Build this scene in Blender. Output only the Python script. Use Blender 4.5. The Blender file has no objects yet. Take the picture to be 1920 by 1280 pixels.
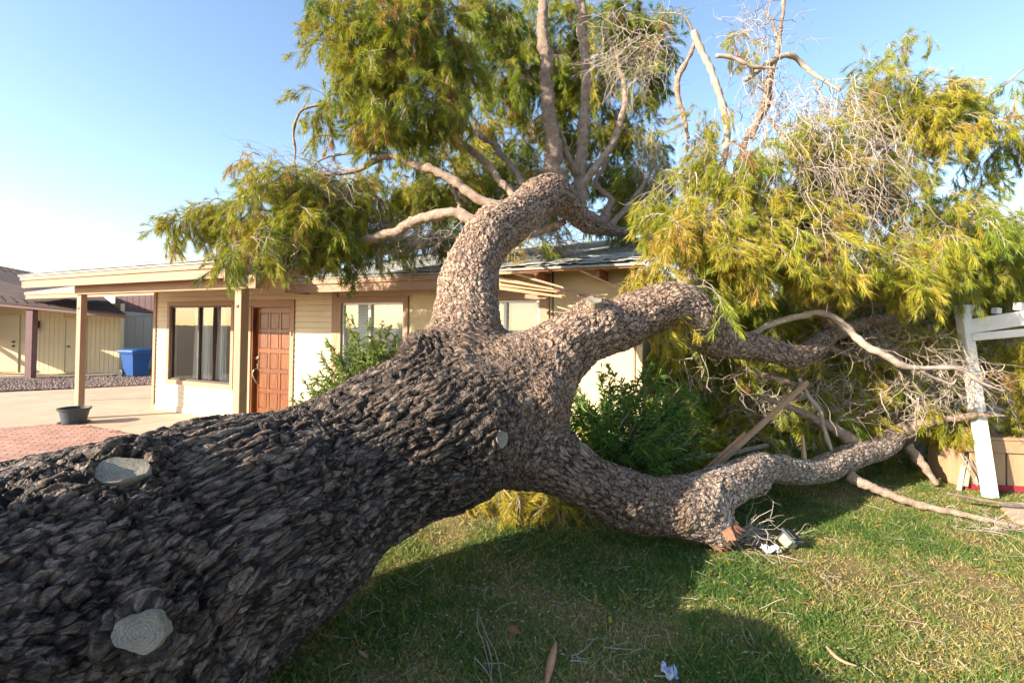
import bpy, math, random
import numpy as np
from mathutils import Matrix, Vector, Quaternion
from mathutils.bvhtree import BVHTree
R = np.random.default_rng(7)
random.seed(7)
scene = bpy.context.scene
col = scene.collection

# ------------------------------------------------------------------ camera
F = 900.0                      # focal length in pixels of the 1920 x 1280 photograph
CAM_H = 1.8
PITCH, ROLL, SHIFT = math.radians(1.0), 0.012, -0.0212
cam_d = bpy.data.cameras.new('camera')
cam_d.sensor_width = 36.0
cam_d.lens = 36.0 * F / 1920.0
cam_d.shift_y = SHIFT
cam_d.clip_start = 0.05
cam_d.clip_end = 3000
cam = bpy.data.objects.new('camera', cam_d)
col.objects.link(cam)
CAM_R = Matrix.Rotation(math.radians(90) + PITCH, 3, 'X') @ Matrix.Rotation(ROLL, 3, 'Z')
cam.matrix_world = Matrix.Translation((0, 0, CAM_H)) @ CAM_R.to_4x4()
scene.camera = cam
CR = np.array(CAM_R)

# ------------------------------------------------------------------ light
SUN_EL = math.radians(21.5)
TRAVEL = Vector((math.cos(SUN_EL) * 0.89, math.cos(SUN_EL) * 0.456, -math.sin(SUN_EL))).normalized()
sun_d = bpy.data.lights.new('sun', 'SUN')
sun_d.energy = 5.0
sun_d.angle = math.radians(0.5)
sun_d.color = (1.0, 0.87, 0.70)
sun = bpy.data.objects.new('sun', sun_d)
sun.rotation_euler = TRAVEL.to_track_quat('-Z', 'Y').to_euler()
sun.location = (-20, -12, 10)
col.objects.link(sun)
world = bpy.data.worlds.new('World')
scene.world = world
world.use_nodes = True
wt = world.node_tree
sky = wt.nodes.new('ShaderNodeTexSky')
sky.sky_type = 'NISHITA'
sky.sun_disc = False
sky.sun_elevation = SUN_EL
sky.sun_rotation = math.atan2(-TRAVEL.x, -TRAVEL.y)
sky.air_density = 1.0
sky.dust_density = 0.8
sky.ozone_density = 1.6
wt.nodes['Background'].inputs['Strength'].default_value = 0.12
wt.links.new(sky.outputs[0], wt.nodes['Background'].inputs['Color'])
vs = scene.view_settings
vs.view_transform = 'Standard'
vs.look = 'None'
vs.exposure = 1.6
vs.gamma = 1.0
vs.use_curve_mapping = False
cy = scene.cycles
cy.max_bounces = 6; cy.diffuse_bounces = 3; cy.glossy_bounces = 2; cy.transmission_bounces = 3; cy.transparent_max_bounces = 8
cy.use_adaptive_sampling = True; cy.adaptive_threshold = .02

# ------------------------------------------------------------------ geometry helpers
def ray(px, py):
    v = CR @ np.array([(px - 960) / F, (640 - py) / F + SHIFT * 1920 / F, -1.0])
    return v

def at(px, py, Y):
    """World point seen at a pixel of the photograph, Y metres in front of the camera."""
    v = ray(px, py)
    return np.array([0, 0, CAM_H]) + v * (Y / v[1])

def ground_at(px, py, z=0.0):
    v = ray(px, py)
    t = (z - CAM_H) / v[2]
    return np.array([0, 0, CAM_H]) + v * t

def tag(o, label=None, cat=None, group=None, kind=None):
    if label: o['label'] = label
    if cat: o['category'] = cat
    if group: o['group'] = group
    if kind: o['kind'] = kind
    return o

def empty(name, loc=(0, 0, 0), rz=0.0, parent=None):
    o = bpy.data.objects.new(name, None)
    o.location = loc
    o.rotation_euler = (0, 0, rz)
    o.empty_display_size = 0.2
    col.objects.link(o)
    if parent: o.parent = parent
    return o

def new_mesh(name, V, faces, attrs=None, smooth=False):
    V = np.asarray(V, dtype=np.float32).reshape(-1, 3)
    if isinstance(faces, np.ndarray): faces = [faces]
    faces = [np.asarray(f, dtype=np.int32) for f in faces if len(f)]
    me = bpy.data.meshes.new(name)
    me.vertices.add(len(V))
    me.vertices.foreach_set('co', V.ravel())
    loops = np.concatenate([f.ravel() for f in faces])
    sizes = np.concatenate([np.full(len(f), f.shape[1], dtype=np.int32) for f in faces])
    starts = np.concatenate([[0], np.cumsum(sizes)[:-1]]).astype(np.int32)
    me.loops.add(len(loops))
    me.loops.foreach_set('vertex_index', loops)
    me.polygons.add(len(sizes))
    me.polygons.foreach_set('loop_start', starts)
    me.polygons.foreach_set('use_smooth', np.full(len(sizes), bool(smooth)))
    me.update(calc_edges=True)
    for k, a in (attrs or {}).items():
        a = np.asarray(a, dtype=np.float32)
        if a.ndim == 1:
            at_ = me.attributes.new(k, 'FLOAT', 'POINT'); at_.data.foreach_set('value', a)
        else:
            at_ = me.attributes.new(k, 'FLOAT_VECTOR', 'POINT'); at_.data.foreach_set('vector', a.ravel())
    return me

def link(name, me, mat=None, parent=None, loc=None, rot=None):
    o = bpy.data.objects.new(name, me)
    if mat is not None and len(me.materials) == 0: me.materials.append(mat)
    if parent: o.parent = parent
    if loc is not None: o.location = loc
    if rot is not None: o.rotation_euler = rot
    col.objects.link(o)
    return o

def box_arrays(size, ch=0.004):
    """A chamfered box centred on the origin: 24 vertices, 26 faces."""
    hx, hy, hz = [s / 2 for s in size]
    c = min(ch, hx * .45, hy * .45, hz * .45)
    V, idx = [], {}
    for sx in (-1, 1):
        for sy in (-1, 1):
            for sz in (-1, 1):
                for ax in range(3):
                    p = [sx * (hx - c), sy * (hy - c), sz * (hz - c)]
                    p[ax] = (sx * hx, sy * hy, sz * hz)[ax]
                    idx[(sx, sy, sz, ax)] = len(V)
                    V.append(p)
    Q, T = [], []
    for ax in range(3):
        o1, o2 = [(1, 2), (2, 0), (0, 1)][ax]
        for s in (-1, 1):
            q = []
            for (u, v) in ((-1, -1), (1, -1), (1, 1), (-1, 1)):
                k = [0, 0, 0]; k[ax] = s; k[o1] = u; k[o2] = v
                q.append(idx[(*k, ax)])
            Q.append(q if s > 0 else q[::-1])
    for ax in range(3):
        o1, o2 = [(1, 2), (2, 0), (0, 1)][ax]
        for u in (-1, 1):
            for v in (-1, 1):
                a = [0, 0, 0]; b = [0, 0, 0]
                a[ax], b[ax] = -1, 1
                a[o1] = b[o1] = u; a[o2] = b[o2] = v
                q = [idx[(*a, o1)], idx[(*b, o1)], idx[(*b, o2)], idx[(*a, o2)]]
                Q.append(q if u * v > 0 else q[::-1])
    for sx in (-1, 1):
        for sy in (-1, 1):
            for sz in (-1, 1):
                t = [idx[(sx, sy, sz, 0)], idx[(sx, sy, sz, 1)], idx[(sx, sy, sz, 2)]]
                T.append(t if sx * sy * sz > 0 else t[::-1])
    return np.array(V), [np.array(Q), np.array(T)]

def box(name, lo, hi, mat, parent=None, ch=0.004, rot=None):
    lo, hi = np.array(lo, float), np.array(hi, float)
    V, Fc = box_arrays(hi - lo, ch)
    return link(name, new_mesh(name, V, Fc), mat, parent, (lo + hi) / 2, rot)

def frame_of(d, up=(0, 0, 1)):
    d = np.array(d, float); d /= np.linalg.norm(d)
    up = np.array(up, float)
    if abs(d @ up) > .97: up = np.array([0, 1.0, 0])
    s = np.cross(d, up); s /= np.linalg.norm(s)
    return d, s, np.cross(s, d)

def beam(name, p0, p1, w, h, mat, parent=None, ch=0.004, up=(0, 0, 1), taper=1.0):
    """A board from p0 to p1, w wide (sideways) and h high."""
    p0, p1 = np.array(p0, float), np.array(p1, float)
    L = np.linalg.norm(p1 - p0)
    d, s, u = frame_of(p1 - p0, up)
    V, Fc = box_arrays((L, w, h), ch)
    k = 1 + (taper - 1) * (V[:, :1] / L + .5)
    V = np.concatenate([V[:, :1], V[:, 1:] * k], 1)
    V = V @ np.array([d, s, u])
    return link(name, new_mesh(name, V, Fc), mat, parent, (p0 + p1) / 2)

def merge(parts):
    """parts: list of (V, [faces...]) -> one (V, [quads, tris])."""
    Vs, by = [], {}
    n = 0
    for V, Fs in parts:
        V = np.asarray(V, float).reshape(-1, 3)
        for f in (Fs if isinstance(Fs, list) else [Fs]):
            f = np.asarray(f)
            if len(f): by.setdefault(f.shape[1], []).append(f + n)
        Vs.append(V); n += len(V)
    return np.concatenate(Vs), [np.concatenate(v) for v in by.values()]

def placed(arr, loc, rotz=0.0):
    V, Fc = arr
    c, s = math.cos(rotz), math.sin(rotz)
    V = np.asarray(V) @ np.array([[c, s, 0], [-s, c, 0], [0, 0, 1]]) + np.array(loc)
    return V, Fc

def tubes(P, Rad, sides=3, cap=True):
    """Many tubes at once. P (m,k,3), Rad (m,k)."""
    m, k, _ = P.shape
    T = np.gradient(P, axis=1)
    T /= np.linalg.norm(T, axis=2, keepdims=True) + 1e-9
    up = np.zeros_like(T); up[..., 2] = 1
    bad = np.abs(T[..., 2]) > .92
    up[bad] = (1, 0, 0)
    if k > 1:
        pass
    S = np.cross(T, up); S /= np.linalg.norm(S, axis=2, keepdims=True) + 1e-9
    for i in range(1, k):                      # keep the frame from flipping along the tube
        s = S[:, i - 1] - (S[:, i - 1] * T[:, i]).sum(1, keepdims=True) * T[:, i]
        S[:, i] = s / (np.linalg.norm(s, axis=1, keepdims=True) + 1e-9)
    U = np.cross(S, T)
    a = np.linspace(0, 2 * np.pi, sides, endpoint=False)
    V = (P[:, :, None, :] + Rad[:, :, None, None] *
         (np.cos(a)[None, None, :, None] * S[:, :, None, :] + np.sin(a)[None, None, :, None] * U[:, :, None, :]))
    base = (np.arange(m) * k * sides)[:, None, None]
    i = (np.arange(k - 1) * sides)[None, :, None]
    j = np.arange(sides)[None, None, :]
    j2 = (j + 1) % sides
    q = np.stack([base + i + j, base + i + j2, base + i + sides + j2, base + i + sides + j], -1).reshape(-1, 4)
    Fs = [q]
    if cap:
        e0 = (base[:, 0, 0][:, None] + np.arange(sides)[None, ::-1])
        e1 = (base[:, 0, 0][:, None] + (k - 1) * sides + np.arange(sides)[None, :])
        Fs += [np.concatenate([e0, e1])]
    return V.reshape(-1, 3), Fs

def catmull(P, n):
    """Resample control points (k,d) to n points, evenly by length."""
    P = np.asarray(P, float)
    if len(P) == 2:
        t = np.linspace(0, 1, n)[:, None]
        return P[0] * (1 - t) + P[1] * t
    Q = np.concatenate([[2 * P[0] - P[1]], P, [2 * P[-1] - P[-2]]])
    out = []
    for i in range(len(P) - 1):
        p0, p1, p2, p3 = Q[i:i + 4]
        t = np.linspace(0, 1, 24, endpoint=False)[:, None]
        out.append(.5 * (2 * p1 + (p2 - p0) * t + (2 * p0 - 5 * p1 + 4 * p2 - p3) * t ** 2 + (3 * p1 - p0 - 3 * p2 + p3) * t ** 3))
    out = np.concatenate(out + [P[-1:]])
    L = np.concatenate([[0], np.cumsum(np.linalg.norm(np.diff(out[:, :3], axis=0), axis=1))])
    s = np.linspace(0, L[-1], n)
    return np.stack([np.interp(s, L, out[:, j]) for j in range(out.shape[1])], 1)

def px_path(pts):
    """(px, py, Y, width_px) -> array of (x, y, z, radius)."""
    return np.array([[*at(a, b, Y), w * .5 * Y / F] for a, b, Y, w in pts])

# value noise, fully vectorised
_perm = R.permutation(4096)
def hash3(I, salt=0):
    I = I.astype(np.int64).astype(np.uint64)
    U = np.uint64
    h = I[..., 0] * U(0x9E3779B97F4A7C15) + I[..., 1] * U(0xC2B2AE3D27D4EB4F) + I[..., 2] * U(0x165667B19E3779F9) + U((salt * 0xD6E8FEB86659FD93) % (1 << 64))
    h ^= h >> U(32); h *= U(0xD6E8FEB86659FD93); h ^= h >> U(29); h *= U(0xBF58476D1CE4E5B9); h ^= h >> U(32)
    return (h >> U(11)).astype(np.float64) / float(1 << 53)

def vnoise(p, salt=0):
    i = np.floor(p); f = p - i
    u = f * f * (3 - 2 * f)
    r = 0
    for dx in (0, 1):
        for dy in (0, 1):
            for dz in (0, 1):
                w = (u[:, 0] if dx else 1 - u[:, 0]) * (u[:, 1] if dy else 1 - u[:, 1]) * (u[:, 2] if dz else 1 - u[:, 2])
                r = r + w * hash3(i + np.array([dx, dy, dz]), salt)
    return r

def pnoise(p, salt=0):
    """Gradient noise, about -1..1."""
    i = np.floor(p); f = p - i
    u = f * f * f * (f * (f * 6 - 15) + 10)
    r = 0
    for dx in (0, 1):
        for dy in (0, 1):
            for dz in (0, 1):
                o = np.array([dx, dy, dz])
                a = hash3(i + o, salt) * 6.28318; zc = hash3(i + o, salt + 77) * 2 - 1
                s_ = np.sqrt(1 - zc * zc); v = f - o
                g = v[:, 0] * s_ * np.cos(a) + v[:, 1] * s_ * np.sin(a) + v[:, 2] * zc
                w = (u[:, 0] if dx else 1 - u[:, 0]) * (u[:, 1] if dy else 1 - u[:, 1]) * (u[:, 2] if dz else 1 - u[:, 2])
                r = r + w * g
    return r * 1.6

def voronoi(p, salt=0):
    """F1, F2, id value and offset to the nearest seed."""
    i = np.floor(p)
    d1 = np.full(len(p), 9.0); d2 = np.full(len(p), 9.0)
    cid = np.zeros(len(p)); off = np.zeros((len(p), 3))
    for dx in (-1, 0, 1):
        for dy in (-1, 0, 1):
            for dz in (-1, 0, 1):
                c = i + np.array([dx, dy, dz])
                s = c + np.stack([hash3(c, salt + 1), hash3(c, salt + 2), hash3(c, salt + 3)], -1)
                v = p - s
                d = np.sqrt((v * v).sum(1))
                n = d < d1
                d2 = np.where(n, d1, np.minimum(d2, d))
                d1 = np.where(n, d, d1)
                cid = np.where(n, hash3(c, salt + 4), cid)
                off[n] = v[n]
    return d1, d2, cid, off

# ------------------------------------------------------------------ materials
def nodes_of(m):
    nt = m.node_tree
    return nt, nt.nodes, nt.links

def ramp(nt, fac, stops):
    n = nt.nodes.new('ShaderNodeValToRGB')
    e = n.color_ramp.elements
    while len(e) > 1: e.remove(e[0])
    for k, (p, c) in enumerate(stops):
        if k == 0: x = e[0]; x.position = p
        else: x = e.new(p)
        x.color = (*c, 1)
    nt.links.new(fac, n.inputs[0])
    return n.outputs[0]

def math_n(nt, op, a, b=None, c=None):
    n = nt.nodes.new('ShaderNodeMath'); n.operation = op
    for i, v in enumerate((a, b, c)):
        if v is None: continue
        if isinstance(v, (int, float)): n.inputs[i].default_value = v
        else: nt.links.new(v, n.inputs[i])
    return n.outputs[0]

def noise_n(nt, vec, scale, detail=4, rough=.6, dist=0.0):
    n = nt.nodes.new('ShaderNodeTexNoise')
    n.inputs['Scale'].default_value = scale
    n.inputs['Detail'].default_value = detail
    n.inputs['Roughness'].default_value = rough
    n.inputs['Distortion'].default_value = dist
    if vec is not None: nt.links.new(vec, n.inputs['Vector'])
    return n.outputs['Fac']

def mix_col(nt, fac, a, b, mode='MIX'):
    n = nt.nodes.new('ShaderNodeMix'); n.data_type = 'RGBA'; n.blend_type = mode
    for s, v in ((0, fac), (6, a), (7, b)):
        if isinstance(v, (int, float)): n.inputs[s].default_value = v
        elif isinstance(v, tuple): n.inputs[s].default_value = (*v, 1)
        else: nt.links.new(v, n.inputs[s])
    return n.outputs[2]

def surf(name, c1, c2, scale=6.0, rough=.8, bump=.15, bscale=60.0, spec=.3, stretch=(1, 1, 1), streak=None, per_object=0.0, metallic=0.0):
    """Two-tone weathered surface with fine relief."""
    m = bpy.data.materials.new(name)
    m.use_nodes = True
    nt, N, L = nodes_of(m)
    b = N['Principled BSDF']
    tc = N.new('ShaderNodeTexCoord')
    mp = N.new('ShaderNodeMapping'); mp.inputs['Scale'].default_value = stretch
    L.new(tc.outputs['Object'], mp.inputs['Vector'])
    vec = mp.outputs['Vector']
    if per_object:
        oi = N.new('ShaderNodeObjectInfo')
        ad = N.new('ShaderNodeVectorMath'); ad.operation = 'ADD'
        sc = N.new('ShaderNodeVectorMath'); sc.operation = 'SCALE'; sc.inputs['Scale'].default_value = 37.0
        cb = N.new('ShaderNodeCombineXYZ')
        for k in range(3): L.new(oi.outputs['Random'], cb.inputs[k])
        L.new(cb.outputs[0], sc.inputs[0]); L.new(vec, ad.inputs[0]); L.new(sc.outputs[0], ad.inputs[1])
        vec = ad.outputs[0]
    f = noise_n(nt, vec, scale, 6, .65)
    f = math_n(nt, 'MULTIPLY_ADD', f, 2.2, -.6)
    nt.nodes[-1].use_clamp = True
    c = mix_col(nt, f, c1, c2)
    if streak:
        g = noise_n(nt, vec, scale * 5, 8, .8)
        g = math_n(nt, 'GREATER_THAN', g, streak[1])
        c = mix_col(nt, math_n(nt, 'MULTIPLY', g, streak[2] if len(streak) > 2 else .6), c, streak[0])
    if per_object:
        hs = N.new('ShaderNodeHueSaturation')
        oi = N.new('ShaderNodeObjectInfo')
        L.new(math_n(nt, 'MULTIPLY_ADD', oi.outputs['Random'], per_object, 1 - per_object / 2), hs.inputs['Value'])
        L.new(c, hs.inputs['Color']); c = hs.outputs[0]
    L.new(c, b.inputs['Base Color'])
    b.inputs['Roughness'].default_value = rough
    b.inputs['Specular IOR Level'].default_value = spec
    b.inputs['Metallic'].default_value = metallic
    if bump:
        bn = N.new('ShaderNodeBump'); bn.inputs['Strength'].default_value = bump
        bn.inputs['Distance'].default_value = .01
        L.new(noise_n(nt, vec, bscale, 6, .7), bn.inputs['Height'])
        L.new(bn.outputs[0], b.inputs['Normal'])
    return m

def leafmat(name, stops, trans=.35, rough=.5, attr='tint'):
    m = bpy.data.materials.new(name); m.use_nodes = True
    nt, N, L = nodes_of(m)
    a = N.new('ShaderNodeAttribute'); a.attribute_name = attr
    c = ramp(nt, a.outputs['Fac'], stops)
    b = N['Principled BSDF']
    L.new(c, b.inputs['Base Color'])
    b.inputs['Roughness'].default_value = rough
    b.inputs['Specular IOR Level'].default_value = .25
    t = N.new('ShaderNodeBsdfTranslucent')
    L.new(mix_col(nt, 1.0, c, (1.0, 1.0, .55), 'MULTIPLY'), t.inputs['Color'])
    mx = N.new('ShaderNodeMixShader'); mx.inputs[0].default_value = trans
    L.new(b.outputs[0], mx.inputs[1]); L.new(t.outputs[0], mx.inputs[2])
    L.new(mx.outputs[0], N['Material Output'].inputs['Surface'])
    return m

M = {}
M['cream'] = surf('cream_paint', (.66, .56, .40), (.60, .50, .345), 3, .75, .12, 90, .25, streak=((.5, .38, .24), .72, .35), per_object=.05)
M['stucco'] = surf('tan_panel_paint', (.60, .48, .31), (.54, .43, .27), 2.5, .85, .35, 140, .2)
M['trim'] = surf('tan_trim_paint', (.37, .24, .16), (.32, .2, .13), 4, .7, .15, 70, .25, stretch=(.4, 1, 1), streak=((.3, .2, .13), .7, .4), per_object=.08)
M['trim_raw'] = surf('splintered_wood', (.56, .33, .19), (.42, .22, .11), 8, .8, .5, 90, .2, stretch=(.15, 1, 1), per_object=.25)
M['mauve'] = surf('mauve_trim_paint', (.20, .125, .125), (.17, .105, .105), 4, .75, .15, 60, .25)
M['shingle'] = surf('grey_asphalt_shingle', (.40, .41, .385), (.28, .29, .275), 14, .9, .6, 260, .2, streak=((.12, .12, .12), .6, .5), per_object=.35)
M['shingle_brown'] = surf('brown_asphalt_shingle', (.12, .085, .07), (.075, .055, .048), 5, .9, .6, 120, .2, stretch=(.35, 1, 1), streak=((.2, .15, .12), .62, .4))
M['neigh_wall'] = surf('pale_yellow_panel', (.62, .52, .33), (.56, .46, .29), 2, .8, .15, 60, .2)
M['neigh_side'] = surf('pale_grey_panel', (.56, .55, .52), (.5, .49, .47), 2, .8, .15, 60, .2)
M['concrete'] = surf('driveway_concrete', (.52, .41, .30), (.38, .29, .21), .9, .9, .3, 90, .2, streak=((.26, .2, .15), .60, .35))
M['brick'] = surf('brick_paver', (.46, .28, .21), (.36, .20, .15), 12, .85, .4, 120, .2, per_object=.4)
M['mortar'] = surf('sandy_joint', (.26, .17, .13), (.2, .13, .1), 20, .95, .3, 150, .1)
M['dirt'] = surf('dry_dirt', (.22, .16, .10), (.14, .11, .06), 1.5, .95, .5, 60, .1)
M['gravel'] = surf('gravel_stone', (.32, .24, .2), (.17, .13, .12), 25, .9, .4, 90, .2)
M['white'] = surf('peeling_white_paint', (.74, .72, .68), (.64, .61, .56), 5, .7, .4, 50, .3, streak=((.33, .27, .2), .64, .8))
M['grey_wood'] = surf('weathered_grey_wood', (.36, .31, .25), (.22, .185, .15), 6, .9, .6, 60, .15, stretch=(1, 1, .15), per_object=.3)
M['tan_wood'] = surf('raw_tan_wood', (.42, .28, .165), (.31, .195, .11), 5, .8, .3, 60, .2, stretch=(1, 1, .2), per_object=.2)
M['red'] = surf('dull_red_paint', (.3, .03, .04), (.22, .02, .03), 5, .7, .1)
M['plank'] = surf('brown_plank', (.36, .23, .14), (.27, .165, .1), 8, .8, .3, 80, .2, stretch=(.2, 1, 1), per_object=.25)
M['block'] = surf('grey_concrete_block', (.36, .34, .31), (.29, .275, .25), 6, .95, .5, 120, .1, per_object=.12)
M['blue'] = surf('blue_plastic', (.012, .075, .27), (.01, .06, .22), 3, .45, .05, 40, .4)
M['black'] = surf('black_plastic', (.02, .02, .02), (.03, .03, .03), 5, .5, .05, 40, .4)
M['pot'] = surf('slate_plastic_pot', (.06, .075, .085), (.045, .058, .066), 6, .55, .08, 50, .35)
M['soil'] = surf('dry_potting_soil', (.07, .045, .03), (.04, .026, .018), 30, .95, .8, 80, .1)
M['brass'] = surf('aged_nickel', (.62, .58, .5), (.5, .46, .4), 9, .3, .05, 80, .5, metallic=1.0)
M['bronze'] = surf('dark_bronze', (.04, .032, .026), (.06, .045, .035), 9, .5, .05, 80, .4)
M['alu_dark'] = surf('dark_window_frame', (.075, .06, .048), (.055, .045, .036), 5, .45, .05, 60, .4)
M['alu_white'] = surf('white_window_frame', (.75, .74, .71), (.68, .67, .64), 5, .45, .05, 60, .4)
M['curtain'] = surf('grey_white_curtain', (.66, .65, .62), (.56, .55, .53), 3, .9, .1, 90, .1)
M['blind'] = surf('white_blind_slat', (.88, .88, .86), (.84, .84, .82), 3, .6, .03, 60, .3)
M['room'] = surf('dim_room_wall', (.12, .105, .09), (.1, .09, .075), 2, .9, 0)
M['paper'] = surf('crumpled_white_paper', (.74, .72, .74), (.6, .58, .62), 30, .8, .6, 70, .2, streak=((.25, .25, .3), .63, .6))
M['wrapper'] = surf('blue_white_wrapper', (.7, .72, .76), (.08, .17, .45), 26, .4, .4, 60, .5)
M['bark_thin'] = surf('thin_branch_bark', (.46, .36, .28), (.20, .135, .10), 16, .85, 1.0, 60, .2, streak=((.30, .14, .08), .58, .6), per_object=.3)
for _n in M['bark_thin'].node_tree.nodes:
    if _n.type == 'BUMP': _n.inputs['Distance'].default_value = .03
M['twig'] = surf('grey_twig_bark', (.42, .36, .30), (.27, .21, .165), 9, .9, .2, 90, .15)
M['splinter'] = surf('fresh_split_wood', (.40, .22, .13), (.24, .09, .05), 18, .8, .8, 80, .2, stretch=(1, 1, .2))

def doormat():
    m = surf('varnished_door_wood', (.24, .075, .02), (.07, .022, .009), 9, .35, .12, 60, .5, stretch=(3, 1, .35), per_object=.35)
    return m
M['door'] = doormat()

def glassmat():
    m = bpy.data.materials.new('window_glass'); m.use_nodes = True
    nt, N, L = nodes_of(m)
    N.remove(N['Principled BSDF'])
    tr = N.new('ShaderNodeBsdfTransparent'); tr.inputs[0].default_value = (.88, .92, .92, 1)
    gl = N.new('ShaderNodeBsdfGlossy'); gl.inputs['Roughness'].default_value = .015
    gl.inputs['Color'].default_value = (1, 1, 1, 1)
    fr = N.new('ShaderNodeFresnel'); fr.inputs[0].default_value = 1.5
    bn = N.new('ShaderNodeBump'); bn.inputs['Strength'].default_value = .05; bn.inputs['Distance'].default_value = .01
    tc = N.new('ShaderNodeTexCoord')
    L.new(noise_n(nt, tc.outputs['Object'], 1.6, 2), bn.inputs['Height'])
    L.new(bn.outputs[0], gl.inputs['Normal'])
    mx = N.new('ShaderNodeMixShader')
    L.new(math_n(nt, 'MULTIPLY_ADD', fr.outputs[0], 1.3, .05), mx.inputs[0])
    L.new(tr.outputs[0], mx.inputs[1]); L.new(gl.outputs[0], mx.inputs[2])
    L.new(mx.outputs[0], N['Material Output'].inputs['Surface'])
    return m
M['glass'] = glassmat()

def needlemat(name, stops):
    m = leafmat(name, stops, .30, .45)
    nt, N, L = nodes_of(m)
    a = [n for n in N if n.type == 'ATTRIBUTE'][0]
    r_ = [n for n in N if n.type == 'VALTORGB'][0]
    i = N.new('ShaderNodeAttribute'); i.attribute_type = 'INSTANCER'; i.attribute_name = 'tint_i'
    L.new(math_n(nt, 'ADD', i.outputs['Fac'], math_n(nt, 'MULTIPLY_ADD', a.outputs['Fac'], .36, -.18)), r_.inputs[0])
    return m
FOL_STOPS = [(0.0, (.05, .09, .012)), (.22, (.13, .20, .018)), (.45, (.28, .305, .028)), (.68, (.44, .36, .045)), (.88, (.34, .19, .05)), (1.0, (.22, .11, .05))]
M['foliage'] = needlemat('drooping_needles', FOL_STOPS)
M['oleander'] = leafmat('oleander_leaves', [(0, (.045, .11, .022)), (.5, (.10, .20, .035)), (.85, (.20, .29, .06)), (1, (.36, .24, .14))], .3, .5)
M['grass'] = leafmat('lawn_grass', [(0, (.045, .115, .022)), (.3, (.10, .20, .034)), (.5, (.24, .27, .065)), (.7, (.46, .37, .15)), (1, (.54, .40, .22))], .3, .6)
M['litter'] = leafmat('fallen_leaves', [(0, (.35, .28, .03)), (.3, (.42, .22, .05)), (.6, (.30, .13, .05)), (.85, (.2, .11, .06)), (1, (.4, .32, .22))], .2, .7)

def lawnmat():
    m = bpy.data.materials.new('lawn_soil'); m.use_nodes = True
    nt, N, L = nodes_of(m)
    tc = N.new('ShaderNodeTexCoord'); v = tc.outputs['Object']
    a = noise_n(nt, v, 1.1, 4, .6); b2 = noise_n(nt, v, 55, 5, .75)
    f = math_n(nt, 'ADD', math_n(nt, 'MULTIPLY', a, .55), math_n(nt, 'MULTIPLY', b2, .55))
    c = ramp(nt, f, [(.3, (.05, .055, .018)), (.45, (.11, .10, .035)), (.56, (.22, .165, .075)), (.72, (.30, .22, .11))])
    b = N['Principled BSDF']; L.new(c, b.inputs['Base Color'])
    b.inputs['Roughness'].default_value = .95; b.inputs['Specular IOR Level'].default_value = .1
    bn = N.new('ShaderNodeBump'); bn.inputs['Strength'].default_value = .9; bn.inputs['Distance'].default_value = .02
    L.new(b2, bn.inputs['Height']); L.new(bn.outputs[0], b.inputs['Normal'])
    return m
M['lawn'] = lawnmat()

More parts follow.
